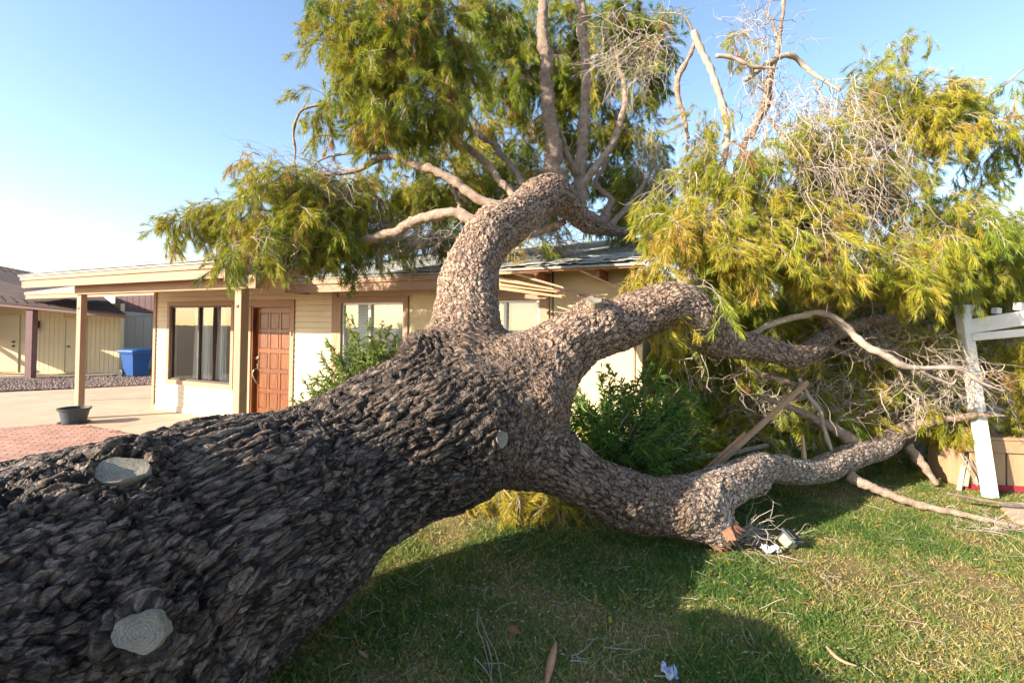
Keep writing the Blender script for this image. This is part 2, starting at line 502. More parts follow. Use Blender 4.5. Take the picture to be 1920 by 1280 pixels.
def barkmat():
    m = bpy.data.materials.new('scaly_bark'); m.use_nodes = True
    nt, N, L = nodes_of(m)
    def attr(n):
        x = N.new('ShaderNodeAttribute'); x.attribute_name = n; return x
    co0 = attr('bark_co').outputs['Vector']
    age = attr('age').outputs['Fac']; cell = attr('cell').outputs['Fac']
    # plates grow longer along the grain on the old trunk
    sx = N.new('ShaderNodeSeparateXYZ'); L.new(co0, sx.inputs[0])
    cx = N.new('ShaderNodeCombineXYZ'); L.new(sx.outputs[0], cx.inputs[0]); L.new(sx.outputs[1], cx.inputs[1])
    L.new(math_n(nt, 'MULTIPLY', sx.outputs[2], math_n(nt, 'MULTIPLY_ADD', age, -.42, .95)), cx.inputs[2])
    co = cx.outputs[0]
    wn = N.new('ShaderNodeTexNoise'); wn.inputs['Scale'].default_value = 26; wn.inputs['Detail'].default_value = 4
    L.new(co, wn.inputs['Vector'])
    wv = N.new('ShaderNodeVectorMath'); wv.operation = 'MULTIPLY_ADD'
    L.new(wn.outputs['Color'], wv.inputs[0]); wv.inputs[1].default_value = (.045, .045, .045); L.new(co, wv.inputs[2])
    def vor(feature, scale):
        v = N.new('ShaderNodeTexVoronoi'); v.feature = feature; v.inputs['Scale'].default_value = scale
        L.new(wv.outputs[0], v.inputs['Vector'])
        return v
    vo, ve = vor('F1', 56), vor('DISTANCE_TO_EDGE', 56)
    vp, vpe = vor('F1', 24), vor('DISTANCE_TO_EDGE', 24)
    sep = N.new('ShaderNodeSeparateColor'); L.new(vo.outputs['Color'], sep.inputs[0])
    small = sep.outputs[0]
    sp2 = N.new('ShaderNodeSeparateColor'); L.new(vp.outputs['Color'], sp2.inputs[0])
    plate = sp2.outputs[0]
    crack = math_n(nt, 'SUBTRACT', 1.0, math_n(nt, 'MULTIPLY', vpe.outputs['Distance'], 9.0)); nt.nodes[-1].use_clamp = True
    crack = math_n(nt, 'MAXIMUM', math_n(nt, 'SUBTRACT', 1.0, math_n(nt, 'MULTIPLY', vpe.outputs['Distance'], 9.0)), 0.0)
    n1 = noise_n(nt, co, 9, 5, .6); n2 = noise_n(nt, co, 160, 6, .75); n3 = noise_n(nt, co, 3.0, 3, .5)
    n4 = noise_n(nt, co, 34, 8, .72, .5)
    # laminated flakes: a terraced noise, each step with its own tone
    n5 = math_n(nt, 'MULTIPLY', noise_n(nt, co, 17, 7, .6, .7), 13.0)
    fl = math_n(nt, 'FLOOR', n5)
    fr = math_n(nt, 'POWER', math_n(nt, 'FRACT', n5), 7.0)
    terr = math_n(nt, 'MULTIPLY', math_n(nt, 'ADD', fl, fr), 1 / 13.0)
    tone = math_n(nt, 'MULTIPLY', math_n(nt, 'SINE', math_n(nt, 'MULTIPLY', fl, 37.7)), .16)
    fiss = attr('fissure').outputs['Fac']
    k = math_n(nt, 'ADD', math_n(nt, 'MULTIPLY', plate, .28), math_n(nt, 'MULTIPLY', small, .18))
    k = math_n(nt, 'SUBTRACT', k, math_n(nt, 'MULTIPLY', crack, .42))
    k = math_n(nt, 'ADD', k, math_n(nt, 'SUBTRACT', tone, .05))
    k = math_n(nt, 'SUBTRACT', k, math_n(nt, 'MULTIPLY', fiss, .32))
    k = math_n(nt, 'ADD', k, math_n(nt, 'MULTIPLY_ADD', n4, 1.9, -.66))
    k = math_n(nt, 'ADD', k, math_n(nt, 'MULTIPLY_ADD', n2, .7, -.26))
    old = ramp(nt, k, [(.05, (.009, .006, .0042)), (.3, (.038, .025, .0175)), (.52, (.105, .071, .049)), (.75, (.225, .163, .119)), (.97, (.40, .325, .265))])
    young = ramp(nt, k, [(.04, (.06, .038, .026)), (.26, (.26, .165, .11)), (.50, (.45, .305, .21)), (.78, (.50, .39, .30)), (.97, (.60, .51, .43))])
    c = mix_col(nt, age, young, old)
    red = math_n(nt, 'MULTIPLY', math_n(nt, 'GREATER_THAN', sep.outputs[1], .90), math_n(nt, 'GREATER_THAN', n1, .50))
    c = mix_col(nt, math_n(nt, 'MULTIPLY', red, math_n(nt, 'MULTIPLY_ADD', age, -.45, .6)), c, (.25, .105, .055))
    flk = math_n(nt, 'MULTIPLY', math_n(nt, 'GREATER_THAN', sep.outputs[2], .91), age)
    c = mix_col(nt, math_n(nt, 'MULTIPLY', flk, .45), c, (.36, .27, .21))
    pale = attr('pale').outputs['Fac']
    pl_ = ramp(nt, k, [(.1, (.17, .11, .08)), (.3, (.34, .255, .20)), (.55, (.50, .42, .35)), (.9, (.62, .55, .48))])
    c = mix_col(nt, pale, c, pl_)
    grey = math_n(nt, 'MULTIPLY_ADD', n1, 3.0, -1.5); nt.nodes[-1].use_clamp = True
    c = mix_col(nt, math_n(nt, 'MULTIPLY', grey, .35), c, (.25, .22, .195))
    b = N['Principled BSDF']
    L.new(c, b.inputs['Base Color'])
    b.inputs['Roughness'].default_value = .6
    b.inputs['Specular IOR Level'].default_value = .4
    edge = math_n(nt, 'MULTIPLY', ve.outputs['Distance'], 6.0); nt.nodes[-1].use_clamp = True
    h = math_n(nt, 'ADD', math_n(nt, 'MULTIPLY', edge, .45), math_n(nt, 'MULTIPLY', small, .4))
    h = math_n(nt, 'ADD', h, math_n(nt, 'MULTIPLY', plate, .9))
    h = math_n(nt, 'SUBTRACT', h, math_n(nt, 'MULTIPLY', crack, 1.6))
    h = math_n(nt, 'ADD', h, math_n(nt, 'MULTIPLY', n2, .6))
    h = math_n(nt, 'ADD', h, math_n(nt, 'MULTIPLY', n4, 1.2))
    h = math_n(nt, 'ADD', h, math_n(nt, 'MULTIPLY', terr, 3.0))
    bn = N.new('ShaderNodeBump'); bn.inputs['Strength'].default_value = 1.0; bn.inputs['Distance'].default_value = .0105
    L.new(h, bn.inputs['Height']); L.new(bn.outputs[0], b.inputs['Normal'])
    return m
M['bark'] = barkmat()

def sawmat():
    m = bpy.data.materials.new('weathered_saw_cut'); m.use_nodes = True
    nt, N, L = nodes_of(m)
    tc = N.new('ShaderNodeTexCoord')
    w = N.new('ShaderNodeTexWave'); w.wave_type = 'RINGS'; w.rings_direction = 'Z'
    w.inputs['Scale'].default_value = 30; w.inputs['Distortion'].default_value = 11.0; w.inputs['Detail'].default_value = 3
    w.inputs['Detail Scale'].default_value = 2.0
    L.new(tc.outputs['Object'], w.inputs['Vector'])
    n = noise_n(nt, tc.outputs['Object'], 14, 6, .7)
    c = ramp(nt, w.outputs['Fac'], [(0, (.17, .145, .105)), (.5, (.225, .2, .155)), (1, (.26, .24, .19))])
    g = math_n(nt, 'MULTIPLY_ADD', n, 4, -1.9); nt.nodes[-1].use_clamp = True
    c = mix_col(nt, math_n(nt, 'MULTIPLY', g, .8), c, (.085, .08, .07))
    g2 = noise_n(nt, tc.outputs['Object'], 5, 3, .5)
    c = mix_col(nt, math_n(nt, 'MULTIPLY', math_n(nt, 'GREATER_THAN', g2, .55), .35), c, (.33, .23, .13))
    b = N['Principled BSDF']; L.new(c, b.inputs['Base Color']); b.inputs['Roughness'].default_value = .85
    bn = N.new('ShaderNodeBump'); bn.inputs['Strength'].default_value = .6; bn.inputs['Distance'].default_value = .004
    L.new(math_n(nt, 'ADD', math_n(nt, 'MULTIPLY', w.outputs['Fac'], .08), math_n(nt, 'MULTIPLY', n, 2.2)), bn.inputs['Height']); L.new(bn.outputs[0], b.inputs['Normal'])
    return m
M['saw'] = sawmat()
# ================================================================== GROUND
def sheet(name, pts, z, mat, kind='structure', thick=0.0):
    P = np.array([[p[0], p[1], z] for p in pts])
    n = len(P)
    if thick:
        V = np.concatenate([P, P - [0, 0, thick]])
        fs = [np.arange(n)[None, :], np.array([[i, i + n, (i + 1) % n + n, (i + 1) % n] for i in range(n)])]
    else:
        V, fs = P, [np.arange(n)[None, :]]
    # counter-clockwise from above
    area = sum(P[i][0] * P[(i + 1) % n][1] - P[(i + 1) % n][0] * P[i][1] for i in range(n))
    if area < 0: fs = [f[:, ::-1] for f in fs]
    o = link(name, new_mesh(name, V, fs), mat)
    o['kind'] = kind
    return o

sheet('ground', [(-900, -300), (900, -300), (900, 1500), (-900, 1500)], -.02, M['dirt'])
TH = math.radians(-25.0)
HR = np.array([math.cos(TH), math.sin(TH), 0])      # along the house front, to the right
HN = np.array([-math.sin(TH), math.cos(TH), 0])     # into the house
def W(a, b, z=0.0):
    return HR * a + HN * b + np.array([0, 0, z])
def H(px, py, b):
    """House coordinates (along, height) of a pixel on the plane b metres behind the camera line."""
    v = ray(px, py); o = np.array([0, 0, CAM_H])
    t = (b - o @ HN) / (v @ HN)
    p = o + v * t
    return float(p @ HR), float(p[2])

WALL = 6.06
# lawn in front of and beside the house, driveway on the far left
sheet('lawn', [(-5.2, -3), (14, -3), (14, 11), (3.2, 11), W(0.5, WALL)[:2], W(-7.6, WALL - .02)[:2], W(-7.6, 4.6)[:2], (-5.2, 4)], -.006, M['lawn'])
corner = ground_at(140, 793)
left_dir = ground_at(118, 794) - ground_at(0, 802); left_dir /= np.linalg.norm(left_dir)
right_dir = HR
drive_far0, drive_far1 = ground_at(-260, 748), ground_at(300, 721)
sheet('driveway', [drive_far0[:2], drive_far1[:2], W(-7.5, WALL + 6)[:2], W(-7.55, 4.4)[:2], (-4.5, 2.0), (-16, 1.0)], -.002, M['concrete'])
# control joint: thin pale line, a groove filled with sand; dark strips laid on the concrete
def strip(name, p0, p1, w, z, mat):
    p0, p1 = np.array(p0), np.array(p1)
    d = p1 - p0; d /= np.linalg.norm(d); s = np.array([-d[1], d[0], 0]) * w / 2
    return sheet(name, [(p0 + s)[:2], (p1 + s)[:2], (p1 - s)[:2], (p0 - s)[:2]], z, mat)
M['joint'] = surf('sandy_joint_line', (.62, .5, .36), (.55, .43, .3), 8, .9, .1)
M['crack'] = surf('dark_line', (.2, .15, .11), (.16, .12, .09), 8, .9, .1)
strip('driveway_line', ground_at(-60, 735), ground_at(290, 770), .035, .002, M['joint'])
strip('driveway_line', ground_at(168, 750), ground_at(284, 745.5), .03, .002, M['crack'])  # dark strip laid across the concrete
strip('driveway_line', ground_at(225, 799), ground_at(420, 775), .012, .002, M['crack'])
sheet('gravel_bed', [ground_at(-300, 745)[:2], drive_far1[:2] + np.array([0, .02]), ground_at(330, 705)[:2], ground_at(-300, 707)[:2]], .001, M['dirt'])
# loose gravel stones
def gravel(n):
    P0, P1 = ground_at(-40, 735), ground_at(310, 720)
    Q0, Q1 = ground_at(-40, 708), ground_at(310, 703)
    u, v = R.random(n), R.random(n)
    C = (P0 * (1 - u)[:, None] + P1 * u[:, None]) * (1 - v)[:, None] + (Q0 * (1 - u)[:, None] + Q1 * u[:, None]) * v[:, None]
    C[:, 2] = .012
    o = np.array([[1, 0, 0], [0, 1, 0], [-1, 0, 0], [0, -1, 0], [0, 0, .7], [0, 0, -.7]], float)
    f = np.array([[0, 1, 4], [1, 2, 4], [2, 3, 4], [3, 0, 4], [1, 0, 5], [2, 1, 5], [3, 2, 5], [0, 3, 5]])
    s = R.uniform(.015, .045, (n, 1, 1)) * R.uniform(.6, 1.3, (n, 1, 3))
    a = R.uniform(0, 6.28, n); ca, sa = np.cos(a), np.sin(a)
    V = o[None] * s
    V = np.stack([V[..., 0] * ca[:, None] - V[..., 1] * sa[:, None], V[..., 0] * sa[:, None] + V[..., 1] * ca[:, None], V[..., 2]], -1) + C[:, None]
    fs = (f[None] + (np.arange(n) * 6)[:, None, None]).reshape(-1, 3)
    return V.reshape(-1, 3), fs
g = link('gravel', new_mesh('gravel', *gravel(5000)), M['gravel'])
tag(g, 'pinkish grey gravel strip between driveway and neighbouring house', 'gravel', kind='stuff')

# brick patio: each paver its own piece
patio = sheet('brick_patio', [corner[:2], (corner + right_dir * 5.2)[:2], (corner + right_dir * 5.2 - HN * 3)[:2], (-6.0, 2.2), (corner - left_dir * 7)[:2]], .0035, M['mortar'])
bu = left_dir; bv = np.array([-bu[1], bu[0], 0])
Vb, Fb = box_arrays((.1965, .0965, .05), .004)
brick_me = new_mesh('brick', Vb, Fb); brick_me.materials.append(M['brick'])
cand = []
for i in range(-40, 60):
    for j in range(-60, 4):
        c = corner + bu * ((i + .5 * (j % 2)) * .2) + bv * (j * .1 - .05)
        d = c - corner
        side_l = d @ np.array([bu[1], -bu[0], 0])          # in front of the left border
        side_r = d @ (-HN)                                  # in front of the right border
        if side_l < .04 or side_r < .07: continue
        w = CR.T @ (c - np.array([0, 0, CAM_H]))
        px, py = 960 + F * w[0] / -w[2], 640 - F * (w[1] / -w[2] - SHIFT * 1920 / F)
        if -20 < px < 420 and py < 905 - .33 * px + 25: cand.append((py, c))
cand.sort(key=lambda t: t[0])
ang = math.atan2(bu[1], bu[0])
for py, c in cand[::-1][:300]:
    b = link('brick', brick_me, None, patio, (c[0], c[1], -.012 + random.uniform(-.002, .002)), (random.uniform(-.008, .008), random.uniform(-.008, .008), ang + random.uniform(-.012, .012)))
rest = cand[::-1][300:]
if rest:
    o = link('bricks', new_mesh('bricks', *merge([placed((Vb, Fb), (c[0], c[1], -.012), ang) for _, c in rest])), M['brick'], patio)
    o['kind'] = 'stuff'

# ================================================================== HOUSE
house = empty('house', (0, 0, 0), TH)
tag(house, 'cream single storey house with tan trim, wooden front door and tree-crushed grey roof', 'house')
def hbox(name, a0, a1, b0, b1, z0, z1, mat, parent=house, ch=.004):
    return box(name, (a0, b0, z0), (a1, b1, z1), mat, parent, ch)

a_corner = H(289, 700, WALL)[0]
a_split = H(628, 600, WALL)[0]
a_end = H(1205, 600, WALL)[0]
w1 = (*sorted((H(319, 640, WALL)[0], H(434, 640, WALL)[0])), H(376, 716, WALL)[1], H(376, 573, WALL)[1])
dr = (H(472, 640, WALL)[0], H(545, 640, WALL)[0], .06, H(508, 573, WALL)[1])
w2 = (H(641, 600, WALL)[0], H(757, 600, WALL)[0], .95, H(700, 567, WALL)[1])
w3 = (H(885, 600, WALL)[0], H(1012, 600, WALL)[0], .95, H(980, 562, WALL)[1])
ZT = 2.62
# structural wall behind the cladding, with openings left free
def wall_pieces(a0, a1, z0, z1, holes):
    """Rectangles of a wall a0..a1, z0..z1 around rectangular holes."""
    out, x = [], a0
    for h in sorted(holes):
        if h[0] > x: out.append((x, h[0], z0, z1))
        if h[2] > z0: out.append((h[0], h[1], z0, h[2]))
        if h[3] < z1: out.append((h[0], h[1], h[3], z1))
        x = h[1]
    if x < a1: out.append((x, a1, z0, z1))
    return out
for (p, q, z0, z1) in wall_pieces(a_corner + .02, a_split, 0, ZT, [w1, dr]):
    hbox('wall', p, q, WALL + .021, WALL + .14, z0, z1, M['stucco'], ch=0)
for (p, q, z0, z1) in wall_pieces(a_split, a_end, 0, ZT, [w2, w3]):
    hbox('wall', p, q, WALL, WALL + .14, z0, z1, M['stucco'], ch=0)
hbox('side_wall', a_corner + .02, a_corner + .14, WALL + .145, WALL + 5, 0, ZT, M['cream'], ch=0)
hbox('side_wall', a_end - .12, a_end, WALL + .145, WALL + 8, 0, ZT, M['stucco'], ch=0)
# lapped siding boards, one by one
BH = .098
z = .10
while z < ZT - .02:
    top = min(z + BH, ZT)
    for (p, q, zz0, zz1) in wall_pieces(a_corner + .06, a_split - .05, z, top, [(w[0] - .0, w[1] + .0, w[2], w[3]) for w in (w1, dr) if w[3] > z and w[2] < top]):
        if zz1 - zz0 < .015: continue
        V, Fc = box_arrays((q - p - .002, .016, zz1 - zz0 - .005), .002)
        tilt = .008 * np.clip(-(V[:, 2]) / (BH), -.5, .5)
        V[:, 1] -= tilt
        link('siding_board', new_mesh('siding_board', V, Fc), M['cream'], house, ((p + q) / 2, WALL + .004, (zz0 + zz1) / 2))
    z += BH
hbox('base_board', a_corner + .03, dr[0] - .1, WALL - .022, WALL + .03, .0, .10, M['cream'])
hbox('corner_trim', a_corner - .03, a_corner + .06, WALL - .03, WALL + .1, 0, ZT, M['trim'])
hbox('corner_trim', a_split - .05, a_split + .07, WALL - .03, WALL + .02, 0, ZT, M['trim'])
# joint strips on the plain panels
for px in (1036, 1190):
    a = H(px, 600, WALL)[0]
    hbox('panel_batten', a - .012, a + .012, WALL - .012, WALL - .001, .0, ZT, M['trim'] if px > 1100 else M['alu_dark'], ch=.002)

def trim_frame(w, tw, name='window_trim', depth=.028, parent=house, bottom=True, mat='trim'):
    a0, a1, z0, z1 = w
    y0, y1 = WALL - depth, WALL + .05
    hbox(name, a0 - tw, a0, y0, y1, z0 - (tw if bottom else 0), z1, M[mat], parent)
    hbox(name, a1, a1 + tw, y0, y1, z0 - (tw if bottom else 0), z1, M[mat], parent)
    hbox(name, a0 - tw, a1 + tw, y0 - .003, y1, z1, z1 + tw, M[mat], parent)
    if bottom: hbox(name, a0, a1, y0, y1, z0 - tw, z0, M[mat], parent)

def window(w, fm, mull, name='window'):
    a0, a1, z0, z1 = w
    root = empty(name, ((a0 + a1) / 2, WALL, z0), 0, house)
    def wb(nm, p, q, b0, b1, u, v, mat):
        return box(nm, (p - (a0 + a1) / 2, b0, u - z0), (q - (a0 + a1) / 2, b1, v - z0), mat, root, .003)
    t = .035
    wb('frame', a0, a0 + t, .012, .07, z0, z1, fm); wb('frame', a1 - t, a1, .012, .07, z0, z1, fm)
    wb('frame', a0 + t, a1 - t, .014, .07, z1 - t, z1, fm); wb('frame', a0 + t, a1 - t, .014, .07, z0, z0 + t, fm)
    m = a0 + (a1 - a0) * mull
    wb('mullion', m - .022, m + .022, .008, .075, z0 + t, z1 - t, fm)
    for p, q, d in ((a0 + t, m - .022, .035), (m + .022, a1 - t, .05)):
        V = np.array([[p, d, z0 + t], [q, d, z0 + t], [q, d, z1 - t], [p, d, z1 - t]]) - [(a0 + a1) / 2, 0, z0]
        link('pane', new_mesh('pane', V, np.array([[0, 1, 2, 3]])), M['glass'], root)
    # the room behind
    c = (a0 + a1) / 2
    V = np.array([[a0 - .3, .14, z0 - .3], [a1 + .3, .14, z0 - .3], [a1 + .3, .14, z1 + .2], [a0 - .3, .14, z1 + .2],
                  [a0 - .3, 2.4, z0 - .3], [a1 + .3, 2.4, z0 - .3], [a1 + .3, 2.4, z1 + .2], [a0 - .3, 2.4, z1 + .2]]) - [c, 0, z0]
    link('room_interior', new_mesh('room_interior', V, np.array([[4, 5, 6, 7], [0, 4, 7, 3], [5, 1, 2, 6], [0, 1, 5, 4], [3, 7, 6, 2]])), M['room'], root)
    return root, c

def curtain(root, a0, a1, z0, z1, y, amp=.03, waves=7):
    n, k = 70, 6
    u = np.linspace(0, 1, n)
    P = []
    for j in range(k):
        s = j / (k - 1)
        off = amp * (np.sin(u * waves * 6.283 + .6 * math.sin(s * 2)) + .4 * np.sin(u * waves * 15.1 + 1 + s)) * (.55 + .45 * s)
        P.append(np.stack([a0 + (a1 - a0) * u + .01 * np.sin(s * 4 + u * 9), y + off, np.full(n, z1 + (z0 - z1) * s)], 1))
    V = np.concatenate(P)
    q = np.array([[j * n + i, (j + 1) * n + i, (j + 1) * n + i + 1, j * n + i + 1] for j in range(k - 1) for i in range(n - 1)])
    return link('curtain', new_mesh('curtain', V, q, smooth=True), M['curtain'], root)

def blind(root, a0, a1, z0, z1, y, pitch=.025, tilt=1.2, open_to=None):
    parts = []
    zz = z1
    while zz > z0:
        V, Fc = box_arrays((a1 - a0, .024, .0022), .0008)
        c, s = math.cos(tilt), math.sin(tilt)
        V = V @ np.array([[1, 0, 0], [0, c, s], [0, -s, c]])
        parts.append((V + [(a0 + a1) / 2, y, zz], Fc)); zz -= pitch
    o = link('blind_slats', new_mesh('blind_slats', *merge(parts)), M['blind'], root)
    return o

trim_frame(w1, .085)
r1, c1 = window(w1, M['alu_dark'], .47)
wid, hgt = w1[1] - w1[0], w1[3] - w1[2]
curtain(r1, -wid / 2 + .30, -.07, .02, hgt - .02, .30, .035, 5)
curtain(r1, .04, .34, .02, hgt - .02, .32, .03, 3)
trim_frame(w2, .095)
r2, c2 = window(w2, M['alu_white'], .46)
blind(r2, -(w2[1] - w2[0]) / 2 + .03, (w2[1] - w2[0]) / 2 - .03, .03, w2[3] - w2[2] - .03, .11)
trim_frame(w3, .14)
r3, c3 = window(w3, M['alu_white'], .5)
blind(r3, -(w3[1] - w3[0]) / 2 + .03, (w3[1] - w3[0]) / 2 - .03, .03, w3[3] - w3[2] - .03, .11)
curtain(r3, 0, (w3[1] - w3[0]) / 2 - .02, .02, w3[3] - w3[2], .2, .03, 4)

# front door: slab with fifteen raised panels
trim_frame(dr, .1, 'door_trim', bottom=False)
dw, dh = dr[1] - dr[0], dr[3] - dr[2]
hbox('door_jamb', dr[0], dr[0] + .035, WALL - .01, WALL + .14, dr[2], dr[3], M['door'])
hbox('door_jamb', dr[1] - .02, dr[1], WALL - .01, WALL + .14, dr[2], dr[3], M['door'])
hbox('door_jamb', dr[0] + .035, dr[1] - .02, WALL - .01, WALL + .14, dr[3] - .03, dr[3], M['door'])
hbox('threshold', dr[0] - .02, dr[1] + .02, WALL - .06, WALL + .14, .0, dr[2], M['alu_white'])
d0, d1 = dr[0] + .037, dr[1] - .022
door = empty('door', ((d0 + d1) / 2, WALL + .07, dr[2] + .004), 0, house)
SW, SH = d1 - d0, dh - .036
st, rl = .085, .075                                    # stile and rail widths
cw = (SW - 2 * st - 2 * .06) / 3
rows = 5; bot = .2
rh = (SH - bot - .1 - (rows - 1) * rl) / rows
def dbox(nm, x0, x1, z0, z1, y0, y1, mat='door', ch=.006):
    return box(nm, (x0 - SW / 2, y0, z0), (x1 - SW / 2, y1, z1), M[mat], door, ch)
dbox('door_core', .004, SW - .004, .004, SH - .004, .018, .044)
dbox('stile', 0, st, 0, SH, 0, .017); dbox('stile', SW - st, SW, 0, SH, 0, .017)
for k in (1, 2):
    x = st + k * cw + (k - 1) * .06
    dbox('muntin', x, x + .06, bot, SH - .1, .0015, .017)
dbox('rail', st, SW - st, 0, bot, .001, .017); dbox('rail', st, SW - st, SH - .1, SH, .001, .017)
for r_ in range(rows):
    z0 = bot + r_ * (rh + rl)
    if r_ < rows - 1: dbox('rail', st, SW - st, z0 + rh, z0 + rh + rl, .0008, .017)
    for c_ in range(3):
        x0 = st + c_ * (cw + .06)
        V, Fc = box_arrays((cw - .02, .022, rh - .02), .012)
        link('panel', new_mesh('panel', V, Fc), M['door'], door, (x0 + cw / 2 - SW / 2, .0135, z0 + rh / 2))
# handle set: deadbolt, latch plate and curved pull
hx = -SW / 2 + .045
def lathe(name, prof, mat, parent, loc, axis='z', seg=20, rot=None):
    a = np.linspace(0, 2 * np.pi, seg, endpoint=False)
    V = np.concatenate([np.stack([r * np.cos(a), r * np.sin(a), np.full(seg, z)], 1) for r, z in prof])
    k = len(prof)
    q = np.array([[i * seg + j, i * seg + (j + 1) % seg, (i + 1) * seg + (j + 1) % seg, (i + 1) * seg + j] for i in range(k - 1) for j in range(seg)])
    caps = [np.arange(seg)[None, ::-1], (np.arange(seg) + (k - 1) * seg)[None, :]]
    if axis == 'y': V = V[:, [0, 2, 1]] * [1, -1, 1]; 
    me = new_mesh(name, V, [q] + caps, smooth=False)
    return link(name, me, mat, parent, loc, rot)
lathe('deadbolt', [(.032, 0), (.034, .012), (.02, .02), (.014, .03)], M['brass'], door, (hx, 0, 1.12), 'y')
dbox('latch_plate', hx + SW / 2 - .022, hx + SW / 2 + .022, .90, 1.02, -.012, 0, 'brass', .005)
pts = catmull([[hx, -.012, .93], [hx - .02, -.06, .90], [hx - .035, -.07, .82], [hx - .01, -.06, .74], [hx + .012, -.02, .66], [hx + .012, -.002, .65]], 18)
V, Fc = tubes(pts[None], np.full((1, 18), .011), 8)
link('pull_handle', new_mesh('pull_handle', V, Fc, smooth=True), M['brass'], door)
hbox('doorbell', dr[1] + .03, dr[1] + .065, WALL - .05, WALL - .03, 1.62, 1.70, M['trim'])

PF = 4.48                                               # plane of the porch fascia
# ---- porch: posts, beam, upper roof
POST_B = 4.8
for px, wdt, dep in ((152, .15, .10), (452, .15, .13)):
    a = H(px, 640, POST_B)[0]
    p = hbox('post', a - wdt / 2, a + wdt / 2, POST_B - dep / 2, POST_B + dep / 2, 0, 2.33, M['trim'], ch=.006)
    zh = 2.08
    lathe('bolt_head', [(.028, 0), (.028, .006), (.012, .012)], M['bronze'], p, (0, -dep / 2 - .002, zh - 1.165), 'y', 12)
aP1 = H(152, 640, POST_B)[0]
a_l = H(40, 520, PF)[0]; a_r = H(410, 500, PF)[0] + .12
hbox('porch_beam', aP1 - .1, a_r + .35, POST_B - .08, POST_B + .08, 2.332, 2.53, M['trim'], ch=.006)
SL = .25
zf = 2.705                                              # top of the porch fascia
def roof_slab(name, a0, a1, b0, z0, b1, th=.03, mat='shingle', parent=house):
    V = np.array([[a0, b0, z0], [a1, b0, z0], [a1, b1, z0 + SL * (b1 - b0)], [a0, b1, z0 + SL * (b1 - b0)]])
    V = np.concatenate([V, V - [0, 0, th]])
    q = np.array([[0, 1, 2, 3], [7, 6, 5, 4], [0, 4, 5, 1], [1, 5, 6, 2], [2, 6, 7, 3], [3, 7, 4, 0]])
    return link(name, new_mesh(name, V, q), M[mat], parent)
roof_l = roof_slab('porch_roof', a_l - .03, a_r + .03, PF - .04, zf + .012, 10.2, .025)
# fascia in two stepped boards
def fascia(a0, a1, b, ztop, h1, h2, nm='fascia'):
    hbox(nm, a0, a1, b - .022, b, ztop - h1, ztop, M['trim'])
    hbox(nm, a0 + .05, a1 - .02, b + .003, b + .03, ztop - h1 - h2, ztop - h1 + .01, M['trim'])
fascia(a_l, a_r, PF, zf - .015, .075, .145)
def rake(a, b0, b1, z0, h, nm='rake_board'):
    V = np.array([[a - .015, b0, z0], [a + .015, b0, z0], [a + .015, b1, z0 + SL * (b1 - b0)], [a - .015, b1, z0 + SL * (b1 - b0)]])
    V = np.concatenate([V, V - [0, 0, h]])
    q = np.array([[0, 1, 2, 3], [7, 6, 5, 4], [0, 4, 5, 1], [1, 5, 6, 2], [2, 6, 7, 3], [3, 7, 4, 0]])
    return link(nm, new_mesh(nm, V, q), M['trim'], house)
rake(a_l + .02, PF + .005, 10.1, zf - .018, .2); rake(a_r - .0, PF + .005, 10.1, zf - .018, .26)
# ceiling under the porch roof and gable infill above the wall
V = np.array([[a_l + .05, PF + .04, zf - .20], [a_r - .03, PF + .04, zf - .20], [a_r - .03, WALL - .03, zf - .20 + SL * 1.7], [a_l + .05, WALL - .03, zf - .20 + SL * 1.7]])
link('porch_ceiling', new_mesh('porch_ceiling', V, np.array([[3, 2, 1, 0]])), M['trim'], house)
hbox('upper_wall', a_corner + .02, a_split + .02, WALL + .02, WALL + .1, ZT, 2.95, M['cream'])
# ---- main (lower) roof on the right
EB = 5.54; zm = 2.555
a_m0 = H(533, 530, EB)[0]; a_m1 = H(1207, 492, EB)[0]
roof_r = roof_slab('main_roof', a_m0, a_m1 + .02, EB - .03, zm, 10.2, .025)
a_brk = H(905, 515, EB)[0]
fascia(a_m0 + .02, a_brk, EB, zm - .03, .075, .125)
# soffit
V = np.array([[a_m0 + .02, EB + .03, zm - .20], [a_brk, EB + .03, zm - .20], [a_brk, WALL - .03, zm - .17], [a_m0 + .02, WALL - .03, zm - .17]])
link('soffit', new_mesh('soffit', V, np.array([[3, 2, 1, 0]])), M['trim'], house)
hbox('fascia_end', a_m0, a_m0 + .03, EB + .0, WALL - .03, zm - .22, zm - .03, M['trim'])
# rafter tails and broken roof deck, bared where the fascia was torn off
M['deck'] = surf('torn_roof_deck', (.40, .18, .085), (.27, .115, .055), 10, .85, .5, 60, .2, per_object=.3)
for k in (1, 3, 4):
    a = a_brk + .31 + k * .42 + random.uniform(-.08, .08)
    if a < a_m1 - .05:
        hbox('rafter_tail', a, a + .04, EB + .02 + random.uniform(0, .08), WALL + .02, zm - .16, zm - .045 + .02, M['deck'])
hbox('roof_deck_edge', a_brk, a_m1, EB + .0, EB + .05, zm - .048, zm - .028, M['deck'], ch=.003)
